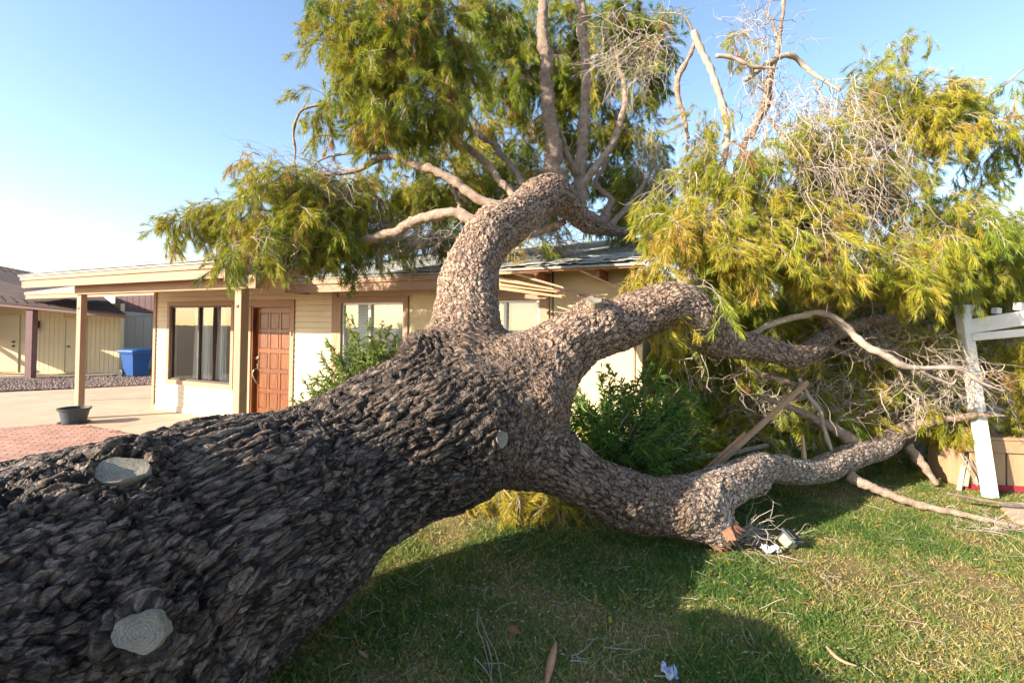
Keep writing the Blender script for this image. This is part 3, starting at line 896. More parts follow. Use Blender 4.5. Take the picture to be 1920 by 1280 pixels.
# splintered fascia boards fanned out and drooping to the right of the limb
def HW(px, py, b):
    a, zz = H(px, py, b)
    return np.array([a, b, zz])
for (x0, y0, x1, y1, w, b0, b1) in ((925, 512, 1010, 512, .055, 5.5, 5.5), (925, 528, 1107, 553, .075, 5.46, 5.28), (930, 520, 1100, 556, .05, 5.50, 5.33),
                                    (930, 539, 1092, 562, .06, 5.43, 5.30), (960, 512, 1112, 555, .045, 5.53, 5.36), (935, 534, 1085, 552, .035, 5.40, 5.25),
                                    (930, 524, 1060, 545, .04, 5.38, 5.24)):
    beam('splintered_board', HW(x0, y0, b0), HW(x1, y1, b1), .022, w * .72, M['trim'] if random.random() < .6 else M['trim_raw'], house, .003, taper=.45)
beam('splintered_board', HW(1083, 505, 5.6), HW(1156, 537, 5.45), .015, .022, M['trim_raw'], house, .003, taper=.6)
beam('splintered_board', HW(985, 503, 5.52), HW(1100, 500, 5.56), .02, .035, M['deck'], house, .003, taper=.7)

# shingles: courses of separate tabs on the main roof
sl = math.atan(SL)
Vs_, Fs_ = box_arrays((.31, .18, .006), .0015)
tab_me = []
for k in range(5):
    V = Vs_.copy(); V[:, 0] *= R.uniform(.8, 1.02); V[:, 2] += np.where(V[:, 1] < 0, R.uniform(0, .006), 0)
    me = new_mesh('shingle', V, Fs_); me.materials.append(M['shingle']); tab_me.append(me)
tabs = []
nrow = int((10.1 - EB) / (.135 * math.cos(sl)))
for r_ in range(nrow):
    b = EB + .05 + r_ * .135 * math.cos(sl)
    x = a_m0 + .12 + (r_ % 2) * .155
    while x < a_m1 - .1:
        tabs.append((r_, x, b, zm + .011 + SL * (b - EB + .03)))
        x += .312
def tab_pose(r_, x):
    torn = (x > a_m1 - 1.6 and r_ < 7)
    j = .06 if torn else .012
    return (sl - .035 + random.uniform(-j, j) * .7, random.uniform(-j, j) * .5, random.uniform(-j, j)), random.uniform(0, .018 if torn else .003)
for r_, x, b, zz in tabs[:300]:
    rot, up = tab_pose(r_, x)
    link('shingle', random.choice(tab_me), None, roof_r, (x + random.uniform(-.006, .006), b, zz + up), rot)
def rx(V, t):
    c, s = math.cos(t), math.sin(t)
    return V @ np.array([[1, 0, 0], [0, c, s], [0, -s, c]])
rest = [(rx(Vs_, sl - .035 + random.uniform(-.01, .01)) + [x, b, zz], Fs_) for r_, x, b, zz in tabs[300:]]
for r_ in range(34):
    b = PF + .04 + r_ * .135 * math.cos(sl)
    x = a_l + .12 + (r_ % 2) * .155
    while x < a_r - .05:
        rest.append((rx(Vs_, sl - .035 + random.uniform(-.02, .02)) + [x, b, zf + .022 + SL * (b - PF + .04) + random.uniform(0, .006)], Fs_))
        x += .312
o = link('shingles', new_mesh('shingles', *merge(rest)), M['shingle'], house); o['kind'] = 'stuff'

# ---- side carport roof behind the porch
CB = 7.35
ca0, cz0 = H(47, 553, CB); ca1 = a_corner
zc = H(130, 546, CB)[1]
roof_slab('carport_roof', ca0, ca1, CB - .03, zc + .02, 9.6, .03)
fascia(ca0 + .02, ca1, CB, zc, .07, .12)
rake(ca0 + .03, CB + .005, 9.55, zc - .003, .2)
hbox('carport_beam', aP1 - 2.2, a_corner - .03, 7.75, 7.9, zc - .34, zc - .12, M['trim'])

# ================================================================== NEIGHBOURING HOUSE
nb0, nb1 = ground_at(-420, 700), ground_at(223, 702)
NTH = math.atan2(nb1[1] - nb0[1], nb1[0] - nb0[0])
neigh = empty('neighbour_house', nb1, NTH)
tag(neigh, 'pale yellow neighbouring house with mauve trim and brown shingle roof across the driveway', 'house')
NR = np.array([math.cos(NTH), math.sin(NTH), 0]); NN = np.array([-math.sin(NTH), math.cos(NTH), 0])
def NL(px, py, b=0.0):
    """Local coordinates on the neighbour's plane b behind its front wall."""
    v = ray(px, py); o = np.array([0, 0, CAM_H]) - nb1
    t = (b - o @ NN) / (v @ NN)
    p = o + v * t
    return float(p @ NR), float(p[2])
def nbox(name, a0, a1, b0, b1, z0, z1, mat, parent=neigh, ch=.006):
    return box(name, (a0, b0, z0), (a1, b1, z1), M[mat], parent, ch)
NW = -14.0
dl = (NL(-40, 640)[0], NL(33, 640)[0]); d2_ = (NL(123, 640)[0], NL(160, 640)[0])
ztop = 2.5
x = NW
while x < 0:                                   # grooved panel: vertical boards
    nx = min(x + .15, 0)
    if not (dl[0] - .05 < (x + nx) / 2 < dl[1] + .05) and not (d2_[0] - .05 < (x + nx) / 2 < d2_[1] + .05):
        nbox('wall_board', x + .003, nx - .003, 0, .03, .06, ztop, 'neigh_wall', ch=.004)
    x = nx
nbox('wall', NW, -.002, .025, .2, .0, ztop, 'neigh_wall', ch=0)
for q, (p0, p1) in enumerate((dl, d2_)):
    zd = NL(20, 593)[1] if q == 0 else NL(140, 598)[1]
    d = nbox('door', p0, p1, -.005, .024, .08, zd, 'neigh_wall')
    c = -(p0 + p1) / 2
    for (u0, u1, v0, v1) in ((p0 - .06, p0, .06, zd + .06), (p1, p1 + .06, .06, zd + .06), (p0, p1, zd, zd + .06)):
        nbox('door_trim', u0, u1, -.03, .022, v0, v1, 'neigh_wall')
    kx = (p1 - .1) if q == 0 else (p0 + .12)
    for zk in ((.98, 1.12) if q == 0 else (.98,)):
        lathe('knob', [(.03, 0), (.015, .02), (.035, .045), (.03, .07)], M['bronze'], neigh, (kx, -.005, zk), 'y', 12)
nbox('wall_base', NW, 0, -.06, -.0, .0, .06, 'neigh_wall')
sheet_pts = [nb1 + NR * a + NN * b for a, b in ((NW, .1), (.15, .1), (.15, -.5), (-3.0, -1.5), (NW, -1.9))]
slab = sheet('porch_slab', [p[:2] for p in sheet_pts], .05, M['concrete'], thick=.06)
# porch post, sloping eave and roof
pa, _ = NL(57, 700, -1.35)
zt = NL(57, 580, -1.35)[1]
nbox('porch_post', pa - .1, pa + .1, -1.45, -1.25, 0, zt + .02, 'mauve')
ea, ez = NL(-120, 566, -1.5), NL(235, 592, -1.5)
def NP(px, py, b):
    a, zz = NL(px, py, b)
    return np.array([a, b, zz])
e0, e1 = NP(-300, 541, -1.5), NP(235, 592.5, -1.5)
beam('eave_board', e0, e1, .05, .14, M['mauve'], neigh)
t0, t1 = NP(-300, 440, 4.0), NP(96, 517, 4.0)
e0u, e1u = e0 + [0, -.06, .08], e1 + [.02, -.06, .08]
Vr = np.array([e0u, e1u, t1 + [1.2, 0, -.12], t1, t0])
Vr = np.concatenate([Vr, Vr - [0, 0, .05]])
fr = [np.array([[0, 1, 3, 4]]), np.array([[1, 2, 3]]), np.array([[9, 8, 6, 5]]), np.array([[0, 5, 6, 1], [1, 6, 7, 2], [2, 7, 8, 3], [3, 8, 9, 4], [4, 9, 5, 0]])]
link('roof', new_mesh('roof', Vr, fr), M['shingle_brown'], neigh)
# visible shingle courses on that roof
parts = []
for k in range(1, 26):
    s = k / 26
    p, q = e0u * (1 - s) + t0 * s, e1u * (1 - s) + t1 * s
    n = 26
    for i in range(n):
        if random.random() < .12: continue
        u0, u1 = i / n + .002 + random.uniform(0, .006), (i + 1) / n - .002
        A, B = p * (1 - u0) + q * u0, p * (1 - u1) + q * u1
        d = (t0 - e0u) * (1.02 / 26)
        V = np.array([A, B, B - d, A - d]) + [0, 0, .012 + random.uniform(0, .008)]
        V[2:, 2] += .012
        V = np.concatenate([V, V - [0, 0, .012]])
        parts.append((V, [np.array([[0, 3, 2, 1], [4, 5, 6, 7], [3, 7, 6, 2]])]))
o = link('shingles', new_mesh('shingles', *merge(parts)), M['shingle_brown'], neigh); o['kind'] = 'stuff'
V = np.array([e0 + [0, .03, -.02], e1 + [0, .03, -.02], [e1[0], 0.02, e1[2] + .1], [e0[0], 0.02, e0[2] + .1]])
link('soffit', new_mesh('soffit', V, np.array([[3, 2, 1, 0]])), M['neigh_wall'], neigh)
# wall lantern
la, lz = NL(71, 608, -.02)
lan = empty('wall_lantern', (la, 0, lz), 0, neigh)
box('backplate', (-.05, -.03, -.12), (.05, 0, .12), M['bronze'], lan)
V, Fc = tubes(catmull([[0, -.03, .08], [0, -.1, .15], [0, -.15, .1]], 8)[None], np.full((1, 8), .012), 6)
link('bracket', new_mesh('bracket', V, Fc), M['bronze'], lan)
lathe('cap', [(.095, 0), (.05, .06), (.012, .09)], M['bronze'], lan, (0, -.15, .04), seg=8)
lathe('lantern_glass', [(.07, -.2), (.085, 0)], M['curtain'], lan, (0, -.15, .035), seg=8)
lathe('lantern_base', [(.03, -.24), (.078, -.2), (.078, -.185)], M['bronze'], lan, (0, -.15, .02), seg=8)
for a in range(4):
    t = a * math.pi / 2 + .4
    box('glass_bar', (-.006, -.006, -.2), (.006, .006, .0), M['bronze'], lan).location = (.08 * math.cos(t), -.15 + .08 * math.sin(t), -.06)
# rear wing in shade, with mauve gable
x0 = NL(222, 640, 2.2)[0]
zz = NL(260, 588, 2.2)[1]
x = x0
while x < x0 + 4.4:
    nbox('wing_board', x + .005, x + .3, 2.2, 2.25, 0, zz + .5, 'neigh_side'); x += .305
nbox('wing_wall', x0, x0 + 4.5, 2.24, 2.4, 0, zz + .5, 'neigh_side', ch=0)
zg = NL(260, 573, 2.1)[1]
x = x0 - .1
while x < x0 + 4.4:
    nbox('gable_board', x + .004, x + .22, 2.1, 2.18, zz, zz + 1.05, 'mauve'); x += .224
# porch end screen beyond the left edge: unseen boards added above to shade the wall, open X-brace below; its shadow falls on the neighbour's wall
sa = NL(-32, 640)[0]
nbox('screen_post', sa - .06, sa + .06, -2.0, -1.88, 0, 2.5, 'mauve')
nbox('screen_rail', sa - .04, sa + .04, -1.88, -.04, 1.22, 1.34, 'mauve')
y_ = -1.88
while y_ < -.1:
    nbox('shade_board', sa - .02, sa + .02, y_, min(y_ + .14, -.06), 1.342, 2.45, 'mauve'); y_ += .145
beam('screen_brace', (sa, -1.86, .1), (sa, -.08, 1.2), .06, .13, M['mauve'], neigh)
beam('screen_brace', (sa + .065, -1.86, 1.2), (sa + .065, -.08, .1), .06, .13, M['mauve'], neigh)
# ================================================================== THE FALLEN TREE
tree = empty('fallen_tree', (-1.3, 2.4, 0))
tag(tree, 'huge uprooted pine-like tree with forked scaly trunk fallen across the lawn onto the house roof', 'tree')
TO = np.array([-1.3, 2.4, 0])

LIMBS = {
    'trunk': [(-330, 1420, 1.45, 760), (-120, 1330, 1.68, 730), (120, 1202, 2.0, 640), (350, 1056, 2.40, 488), (550, 948, 2.85, 340), (750, 840, 3.35, 272), (880, 774, 3.65, 268), (960, 745, 3.8, 230)],
    'limb_a': [(830, 770, 3.55, 250), (858, 690, 3.75, 185), (868, 610, 4.0, 150), (884, 520, 4.45, 132), (918, 445, 4.95, 112), (975, 398, 5.4, 98), (1035, 366, 5.85, 84), (1076, 392, 6.15, 60), (1110, 424, 6.4, 44), (1165, 434, 6.8, 28), (1235, 428, 7.3, 18)],
    'limb_c': [(930, 760, 3.7, 230), (1010, 690, 3.78, 175), (1085, 635, 3.95, 142), (1170, 602, 4.2, 122), (1262, 572, 4.45, 108), (1304, 606, 4.62, 100), (1340, 636, 4.8, 84), (1425, 654, 5.0, 66), (1500, 666, 5.25, 62), (1545, 640, 5.45, 48), (1572, 606, 5.6, 36)],
    'limb_d': [(920, 800, 3.6, 230), (1005, 848, 3.6, 150), (1100, 905, 3.7, 118), (1200, 938, 3.85, 124), (1290, 948, 4.02, 126), (1350, 914, 4.18, 100), (1412, 876, 4.45, 80), (1478, 884, 4.8, 68), (1560, 872, 5.2, 62), (1640, 838, 5.6, 60), (1700, 802, 5.9, 44), (1752, 776, 6.15, 26), (1800, 752, 6.4, 12)],
    'stub_d': [(1290, 955, 4.02, 122), (1322, 976, 4.0, 100), (1346, 992, 3.98, 84)],
    'stub_c': [(1290, 575, 4.55, 70), (1345, 612, 4.72, 62), (1362, 605, 4.72, 50)],
    'stub_k': [(1112, 600, 3.98, 90), (1114, 575, 3.98, 46)],
}
PARENT = {'limb_a': 'trunk', 'limb_c': 'trunk', 'limb_d': 'trunk', 'stub_d': 'limb_d', 'stub_c': 'limb_c', 'stub_k': 'limb_c'}
BURLS = [(905, 825, 3.22, 75), (1010, 735, 3.45, 60), (790, 655, 3.5, 70), (235, 900, 2.06, 120), (262, 1180, 1.52, 90), (1415, 905, 4.38, 50), (1310, 590, 4.5, 50), (560, 1010, 2.6, 120), (80, 1010, 1.85, 160)]
VOX = .0195

def build_paths():
    out = {}
    for k, pts in LIMBS.items():
        P = px_path(pts)
        if k != 'trunk': P[:, 3] *= .88 if k == 'limb_a' else .83
        L = np.linalg.norm(np.diff(P[:, :3], axis=0), axis=1).sum()
        Q = catmull(P, max(6, int(L / .07)))
        # gentle irregularity of the axis
        if len(Q) > 8:
            s = np.arange(len(Q)) * .07
            w = np.minimum(1, np.minimum(s, s[-1] - s) / .4)
            for ax in range(3): Q[:, ax] += w * .018 * np.sin(s * (3.1 + ax) + ax * 2.1 + len(k))
            Q[:, 3] *= 1 + .035 * np.sin(s * 6.3 + len(k)) * w
        out[k] = Q
    return out
PATHS = build_paths()

def seg_dist(p, a, b, ra, rb):
    ab = b - a
    t = np.clip(((p - a) @ ab) / (ab @ ab), 0, 1)
    d = np.linalg.norm(p - a - t[:, None] * ab, axis=1) - (ra + t * (rb - ra))
    return d, t

def sdf_mesh():
    allp = np.concatenate(list(PATHS.values()))
    lo = (allp[:, :3] - allp[:, 3:4]).min(0) - .12
    hi = (allp[:, :3] + allp[:, 3:4]).max(0) + .12
    lo[2] = max(lo[2], -.1)
    lo[0] = max(lo[0], -3.1); lo[1] = max(lo[1], 1.0)
    n = np.ceil((hi - lo) / VOX).astype(int) + 1
    E = np.zeros(n, dtype=np.float32)
    K = .055
    ax = [lo[i] + np.arange(n[i]) * VOX for i in range(3)]
    def splat(Q, kk=1.0):
        D = None
        mg = .3
        l = np.maximum(((Q[:, :3] - Q[:, 3:4]).min(0) - mg - lo) / VOX, 0).astype(int)
        h = np.minimum(((Q[:, :3] + Q[:, 3:4]).max(0) + mg - lo) / VOX + 2, n).astype(int)
        if (h <= l).any(): return
        D = np.full(h - l, .4, dtype=np.float32)
        for i in range(len(Q) - 1):
            s = Q[i:i + 2]
            sl_ = np.maximum(((s[:, :3] - s[:, 3:4]).min(0) - .22 - lo) / VOX, l).astype(int)
            sh_ = np.minimum(((s[:, :3] + s[:, 3:4]).max(0) + .22 - lo) / VOX + 2, h).astype(int)
            if (sh_ <= sl_).any(): continue
            X = np.stack(np.meshgrid(ax[0][sl_[0]:sh_[0]], ax[1][sl_[1]:sh_[1]], ax[2][sl_[2]:sh_[2]], indexing='ij'), -1).astype(np.float32)
            d, _ = seg_dist(X.reshape(-1, 3), s[0, :3], s[1, :3], s[0, 3], s[1, 3])
            v = D[sl_[0] - l[0]:sh_[0] - l[0], sl_[1] - l[1]:sh_[1] - l[1], sl_[2] - l[2]:sh_[2] - l[2]]
            np.minimum(v, d.reshape(v.shape).astype(np.float32), out=v)
        E[l[0]:h[0], l[1]:h[1], l[2]:h[2]] += np.exp(-np.maximum(D, -.5) / K)
    for Q in PATHS.values(): splat(Q)
    for (px, py, Y, w) in BURLS:
        c = at(px, py, Y); r = w * .5 * Y / F
        splat(np.array([[*c, r], [*(c + [.01, 0, 0]), r]]))
    D = -K * np.log(E + 1e-4)
    # ---- naive surface nets
    s = D < 0
    cnt = np.zeros(np.array(n) - 1, dtype=np.int8)
    for dx in (0, 1):
        for dy in (0, 1):
            for dz in (0, 1):
                cnt += s[dx:n[0] - 1 + dx, dy:n[1] - 1 + dy, dz:n[2] - 1 + dz]
    act = np.argwhere((cnt > 0) & (cnt < 8))
    idx = np.full(cnt.shape, -1, dtype=np.int32)
    idx[tuple(act.T)] = np.arange(len(act))
    corners = np.array([[dx, dy, dz] for dx in (0, 1) for dy in (0, 1) for dz in (0, 1)])
    val = np.stack([D[tuple((act + c).T)] for c in corners], 1)
    acc = np.zeros((len(act), 3)); num = np.zeros(len(act))
    for i in range(8):
        for j in range(i + 1, 8):
            if np.abs(corners[i] - corners[j]).sum() != 1: continue
            a, b = val[:, i], val[:, j]
            m = (a < 0) != (b < 0)
            t = np.where(m, a / np.where(m, a - b, 1), 0)
            p = corners[i] + t[:, None] * (corners[j] - corners[i])
            acc[m] += p[m]; num[m] += 1
    V = lo + (act + acc / num[:, None]) * VOX
    quads = []
    for axn in range(3):
        u, v = [(1, 2), (2, 0), (0, 1)][axn]
        a = [slice(None)] * 3; b = [slice(None)] * 3
        a[axn] = slice(0, -1); b[axn] = slice(1, None)
        ch = np.argwhere(s[tuple(a)] != s[tuple(b)])
        ch = ch[(ch[:, u] > 0) & (ch[:, v] > 0) & (ch[:, u] < n[u] - 1) & (ch[:, v] < n[v] - 1)]
        inside = s[tuple(ch.T)]
        c = []
        for du, dv in ((-1, -1), (0, -1), (0, 0), (-1, 0)):
            k = ch.copy(); k[:, u] += du; k[:, v] += dv
            c.append(idx[tuple(k.T)])
        q = np.stack(c, 1)
        q = np.where(inside[:, None], q, q[:, ::-1])
        quads.append(q)
    quads = np.concatenate(quads)
    quads = quads[(quads >= 0).all(1)]
    return V, quads

V0, Q0 = sdf_mesh()

# limb frames: parallel transport, children continue their parent's frame
FR = {}
for k, Q in PATHS.items():
    T = np.gradient(Q[:, :3], axis=0); T /= np.linalg.norm(T, axis=1, keepdims=True)
    s0 = 0.0
    if k in PARENT:
        pk = PARENT[k]; PQ, (PT, PN, PB, PS) = PATHS[pk], FR[pk]
        j = int(np.argmin(np.linalg.norm(PQ[:, :3] - Q[0, :3], axis=1)))
        nrm = PN[j]; s0 = PS[j]
    else:
        nrm = np.cross(T[0], [0, 0, 1.0])
    N_ = np.zeros_like(T)
    for i in range(len(Q)):
        nrm = nrm - (nrm @ T[i]) * T[i]; nrm = nrm / np.linalg.norm(nrm); N_[i] = nrm
    S = s0 + np.concatenate([[0], np.cumsum(np.linalg.norm(np.diff(Q[:, :3], axis=0), axis=1))])
    FR[k] = (T, N_, np.cross(T, N_), S)

def limb_coords(P):
    names = list(PATHS)
    D = np.full((len(P), len(names)), 9.0); CO = np.zeros((len(P), len(names), 3)); RAD = np.zeros((len(P), len(names)))
    for li, k in enumerate(names):
        Q = PATHS[k]; T, N_, B, S = FR[k]
        near = ((P > (Q[:, :3] - Q[:, 3:4]).min(0) - .3) & (P < (Q[:, :3] + Q[:, 3:4]).max(0) + .3)).all(1)
        I = np.nonzero(near)[0]
        if not len(I): continue
        p = P[I]
        best = np.full(len(I), 9.0); bi = np.zeros(len(I), int); bt = np.zeros(len(I))
        for i in range(len(Q) - 1):
            d, t = seg_dist(p, Q[i, :3], Q[i + 1, :3], Q[i, 3], Q[i + 1, 3])
            m = d < best
            best[m] = d[m]; bi[m] = i; bt[m] = t[m]
        # smooth local coordinates: several axis samples vote, so no joints show in the bark
        W_ = np.zeros(len(I)); A_ = np.zeros((len(I), 3))
        sg = .035
        for i in range(len(Q)):
            v = p - Q[i, :3]
            along = v @ T[i]
            w_ = np.exp(-np.minimum((along / (.10 + .25 * Q[i, 3])) ** 2, 60) - np.maximum(np.linalg.norm(v, axis=1) - Q[i, 3] - best, 0) / .25)
            W_ += w_
            A_ += w_[:, None] * np.stack([v @ N_[i], v @ B[i], S[i] + along], 1)
        A_ /= np.maximum(W_, 1e-12)[:, None]
        D[I, li] = best
        CO[I, li] = A_
        RAD[I, li] = Q[bi, 3]
    w = np.exp(-(D - D.min(1, keepdims=True)) / .05)
    w /= w.sum(1, keepdims=True)
    co = (CO * w[..., None]).sum(1)
    return co, (RAD * w).sum(1), np.argmin(D, 1), w, names

co0, rad0, lab0, w0, names = limb_coords(V0)
s_fork = FR['trunk'][3][-3]
age0 = np.clip(1.0 - (co0[:, 2] - (s_fork - .55)) / 1.0, 0, 1)
age0 *= np.clip((rad0 - .16) / .22, 0, 1)
# lower limb keeps darker bark than the two that point up
age0 = np.maximum(age0, w0[:, names.index('limb_d')] * .55 * np.clip(1.9 - (co0[:, 2] - s_fork), 0, 1))

# one Catmull-Clark step, vectorised
def subdivide(V, Q, attrs):
    nV, nQ = len(V), len(Q)
    X = np.concatenate([V] + [a.reshape(nV, -1) for a in attrs], 1)
    fc = X[Q].mean(1)
    e = np.stack([Q, np.roll(Q, -1, 1)], -1).reshape(-1, 2)
    e.sort(1)
    key = e[:, 0].astype(np.int64) * nV + e[:, 1]
    uk, first, inv = np.unique(key, return_index=True, return_inverse=True)
    eu = e[first]
    fi = np.repeat(np.arange(nQ), 4)
    cnt = np.bincount(inv)
    fsum = np.stack([np.bincount(inv, weights=fc[fi, j]) for j in range(fc.shape[1])], 1)
    mid = X[eu].mean(1)
    ep = np.where((cnt == 2)[:, None], (X[eu].sum(1) + fsum) / 4, mid)
    val = np.bincount(Q.ravel(), minlength=nV)[:, None].clip(1)
    Fa = np.stack([np.bincount(Q.ravel(), weights=np.repeat(fc[:, j], 4), minlength=nV) for j in range(X.shape[1])], 1) / val
    en = np.bincount(eu.ravel(), minlength=nV)[:, None].clip(1)
    Ra = np.stack([np.bincount(eu.ravel(), weights=np.repeat(mid[:, j], 2), minlength=nV) for j in range(X.shape[1])], 1) / en
    bnd = np.zeros(nV, bool); bnd[eu[cnt != 2].ravel()] = True
    Vn = np.where(bnd[:, None], X, (Fa + 2 * Ra + (val - 3) * X) / val)
    Y = np.concatenate([Vn, ep, fc])
    ei = inv.reshape(nQ, 4) + nV
    ci = np.arange(nQ) + nV + len(eu)
    out = np.stack([np.stack([Q[:, k], ei[:, k], ci, ei[:, (k + 3) % 4]], 1) for k in range(4)], 1).reshape(-1, 4)
    return Y, out
print('coarse', len(V0), len(Q0))
Yv, QF = subdivide(V0, Q0, [co0, rad0, age0])
P, cof, radf, agef = Yv[:, :3], Yv[:, 3:6], Yv[:, 6], Yv[:, 7]
def vert_normals(P, Q):
    fn = np.cross(P[Q[:, 2]] - P[Q[:, 0]], P[Q[:, 3]] - P[Q[:, 1]])
    N_ = np.stack([np.bincount(Q.ravel(), weights=np.repeat(fn[:, j], 4), minlength=len(P)) for j in range(3)], 1)
    return N_ / (np.linalg.norm(N_, axis=1, keepdims=True) + 1e-12)
NRM = vert_normals(P, QF)

bvh = BVHTree.FromPolygons([tuple(v) for v in V0], [tuple(int(i) for i in f) for f in Q0])
def hit(px, py):
    v = ray(px, py)
    r = bvh.ray_cast(Vector((0, 0, CAM_H)), Vector(v).normalized())
    return (np.array(r[0]), np.array(r[1])) if r[0] is not None else (None, None)

CUTS = [(228, 886, 43, 27, (-.1, -.35, .3), .0), (265, 1184, 42, 31, (.1, -.3, .1), .45), (938, 822, 13, 16, (.2, -.4, 0), 0), (1114, 568, 14, 10, (0, -.2, .6), 0)]
CUT_AT = []
for (px, py, rx_, ry_, mx_, ro_) in CUTS:
    p, n_ = hit(px, py)
    if p is None: continue
    if mx_ is not None:
        n_ = n_ + np.array(mx_) * .6; n_ /= np.linalg.norm(n_)
    CUT_AT.append((p, n_, rx_ * p[1] / F, ry_ * p[1] / F, ro_))
# bark relief: warped, stretched cells; thick ridges on the old trunk, small scales on the limbs
q = cof.copy(); q[:, 2] /= 1.7
wob = .5 * np.stack([pnoise(q * 7, 11), pnoise(q * 7, 12), pnoise(q * 7, 13)], 1)
wob2 = .5 * np.stack([pnoise(q * 20, 21), pnoise(q * 20, 22), pnoise(q * 20, 23)], 1)
wob3 = np.stack([vnoise(q * 60, 24), vnoise(q * 60, 25), vnoise(q * 60, 26)], 1) - .5
qw = q + wob * .10 + wob2 * .045 + wob3 * .018
def plates(p, scale, salt, sharp=.30):
    d1, d2, cid, off = voronoi(p * scale, salt)
    e = np.clip((d2 - d1) / sharp, 0, 1); e = e * e * (3 - 2 * e)
    r2, r3 = np.modf(cid * 57.3)[0], np.modf(cid * 131.7)[0]
    tilt = off[:, 0] * (r2 - .5) * 1.8 + off[:, 2] * (.35 + .9 * (r3 - .5)) + off[:, 1] * (cid - .5) * 1.8
    return e, cid, tilt
e2, cid2, t2_ = plates(qw, 23.0, 200)                                   # scales about 4.5 cm
e3, cid3, t3_ = plates(qw, 50.0, 300)                                   # flakes about 2 cm
eL, cidL, tL = plates(qw * np.array([1, 1, .5]), 34.0, 400, .34)       # long ridged plates of the old trunk
cid1 = cidL
sml = .014 * e2 + .008 * cid2 + .017 * t2_ * e2
fin = .005 * e3 + .004 * cid3 + .008 * t3_ * e3
lng = .012 * eL + .006 * cidL + .018 * tL * eL
# fissures that part the old bark into braided ridges
def rotm(k):
    return np.array(Matrix.Rotation(.7 + k, 3, Vector((.3, .5, .81)).normalized()))
def fissure(fx, fz, salt, width, warp=1.0):
    c = np.stack([q[:, 0] * fx, q[:, 1] * fx, q[:, 2] * fz], 1)
    c = c + (wob * 1.1 + wob2 * .8) * warp
    r = np.abs(pnoise(c @ rotm(salt * .37).T, salt))
    return np.exp(-r / width)
f1, f2, f3, f4 = fissure(11.0, 2.9, 31, .085, .6), fissure(22, 6.5, 32, .11, .6), fissure(40, 11, 33, .16, .6), fissure(66, 22, 34, .2)
rough_n = pnoise(qw * 30, 61) * .007 + pnoise(qw * 62, 62) * .006
old_h = .038 * (1 - f1) + .024 * (1 - f2) + .010 * (1 - f3) + .003 * (1 - f4) + .22 * lng + .2 * fin + .35 * rough_n
qa_ = q * np.array([14, 14, 4.0])
tq = old_h / .011 + .5 * pnoise(qa_, 65)                       # laminated: the relief rises in thin ragged sheets
old_h = .45 * old_h + .55 * .011 * (np.floor(tq) + np.clip((tq - np.floor(tq) - .7) / .3, 0, 1) - .5 * pnoise(qa_, 65))
rel = agef * old_h + (1 - agef) * (.55 * sml + .5 * fin + .006 * (1 - f2) + .6 * rough_n)
rel *= np.clip(radf / .22, .25, 1.0)
for (p, n_, ra, rb, ro_) in CUT_AT:           # bark rolls up round each old cut and sinks under it
    v = P - p
    h_ = v @ n_
    r_ = np.linalg.norm(v - h_[:, None] * n_, axis=1) / (.5 * (ra + rb))
    m = np.abs(h_) < .25
    w_ = np.where(m, np.exp(-np.minimum(r_ / 1.02, 3) ** 8), 0)
    rel = rel * (1 - w_) - .018 * w_ + np.where(m, .014 * np.exp(-((r_ - 1.25) / .2) ** 2), 0)
lump = pnoise(P * 3.1, 41) * .030 + pnoise(P * 7.5, 42) * .014
PD = P + NRM * (rel + lump * np.clip(radf / .3, .3, 1) - .03)[:, None]
cell = np.where(agef > .5, cidL * .5 + cid3 * .5, cid2 * .7 + cid3 * .3)
barkco = q
bark_out = q + wob * .03
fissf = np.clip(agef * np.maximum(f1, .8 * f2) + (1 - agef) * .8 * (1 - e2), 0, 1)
sd_ = cof[:, 2] - s_fork
palef = np.clip((sd_ - 1.15) / .5, 0, 1) * np.where(P[:, 0] > 1.0, 1, 0) * np.clip((P[:, 0] - 1.35) / .3, 0, 1) * (.45 + .55 * np.clip(1.2 - P[:, 2], 0, 1))

# vertex normals of the displaced surface (whole tree, so the parts meet without a seam)
VN = vert_normals(PD, QF)

# split into trunk and limbs by nearest axis
labf = np.repeat(lab0[Q0[:, 0]], 4)
owner = np.array([{'trunk': 0, 'limb_a': 1, 'limb_c': 2, 'limb_d': 3, 'stub_d': 3, 'stub_c': 2, 'stub_k': 2}[n] for n in names])[labf]
LIMB_OBJ = {}
for k, nm in enumerate(('trunk', 'limb', 'limb', 'limb')):
    f = QF[owner == k]
    used, inv = np.unique(f, return_inverse=True)
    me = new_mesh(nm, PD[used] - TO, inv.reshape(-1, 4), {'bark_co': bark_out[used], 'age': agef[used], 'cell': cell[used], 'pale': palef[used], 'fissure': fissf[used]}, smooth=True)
    me.normals_split_custom_set_from_vertices([tuple(v) for v in VN[used]])
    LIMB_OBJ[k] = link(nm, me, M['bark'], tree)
LIMB_OBJ[1]['label'] = 'upright limb leaning over the roof edge'
LIMB_OBJ[2]['label'] = 'raised limb reaching right above the shrub'
LIMB_OBJ[3]['label'] = 'low limb lying along the grass'

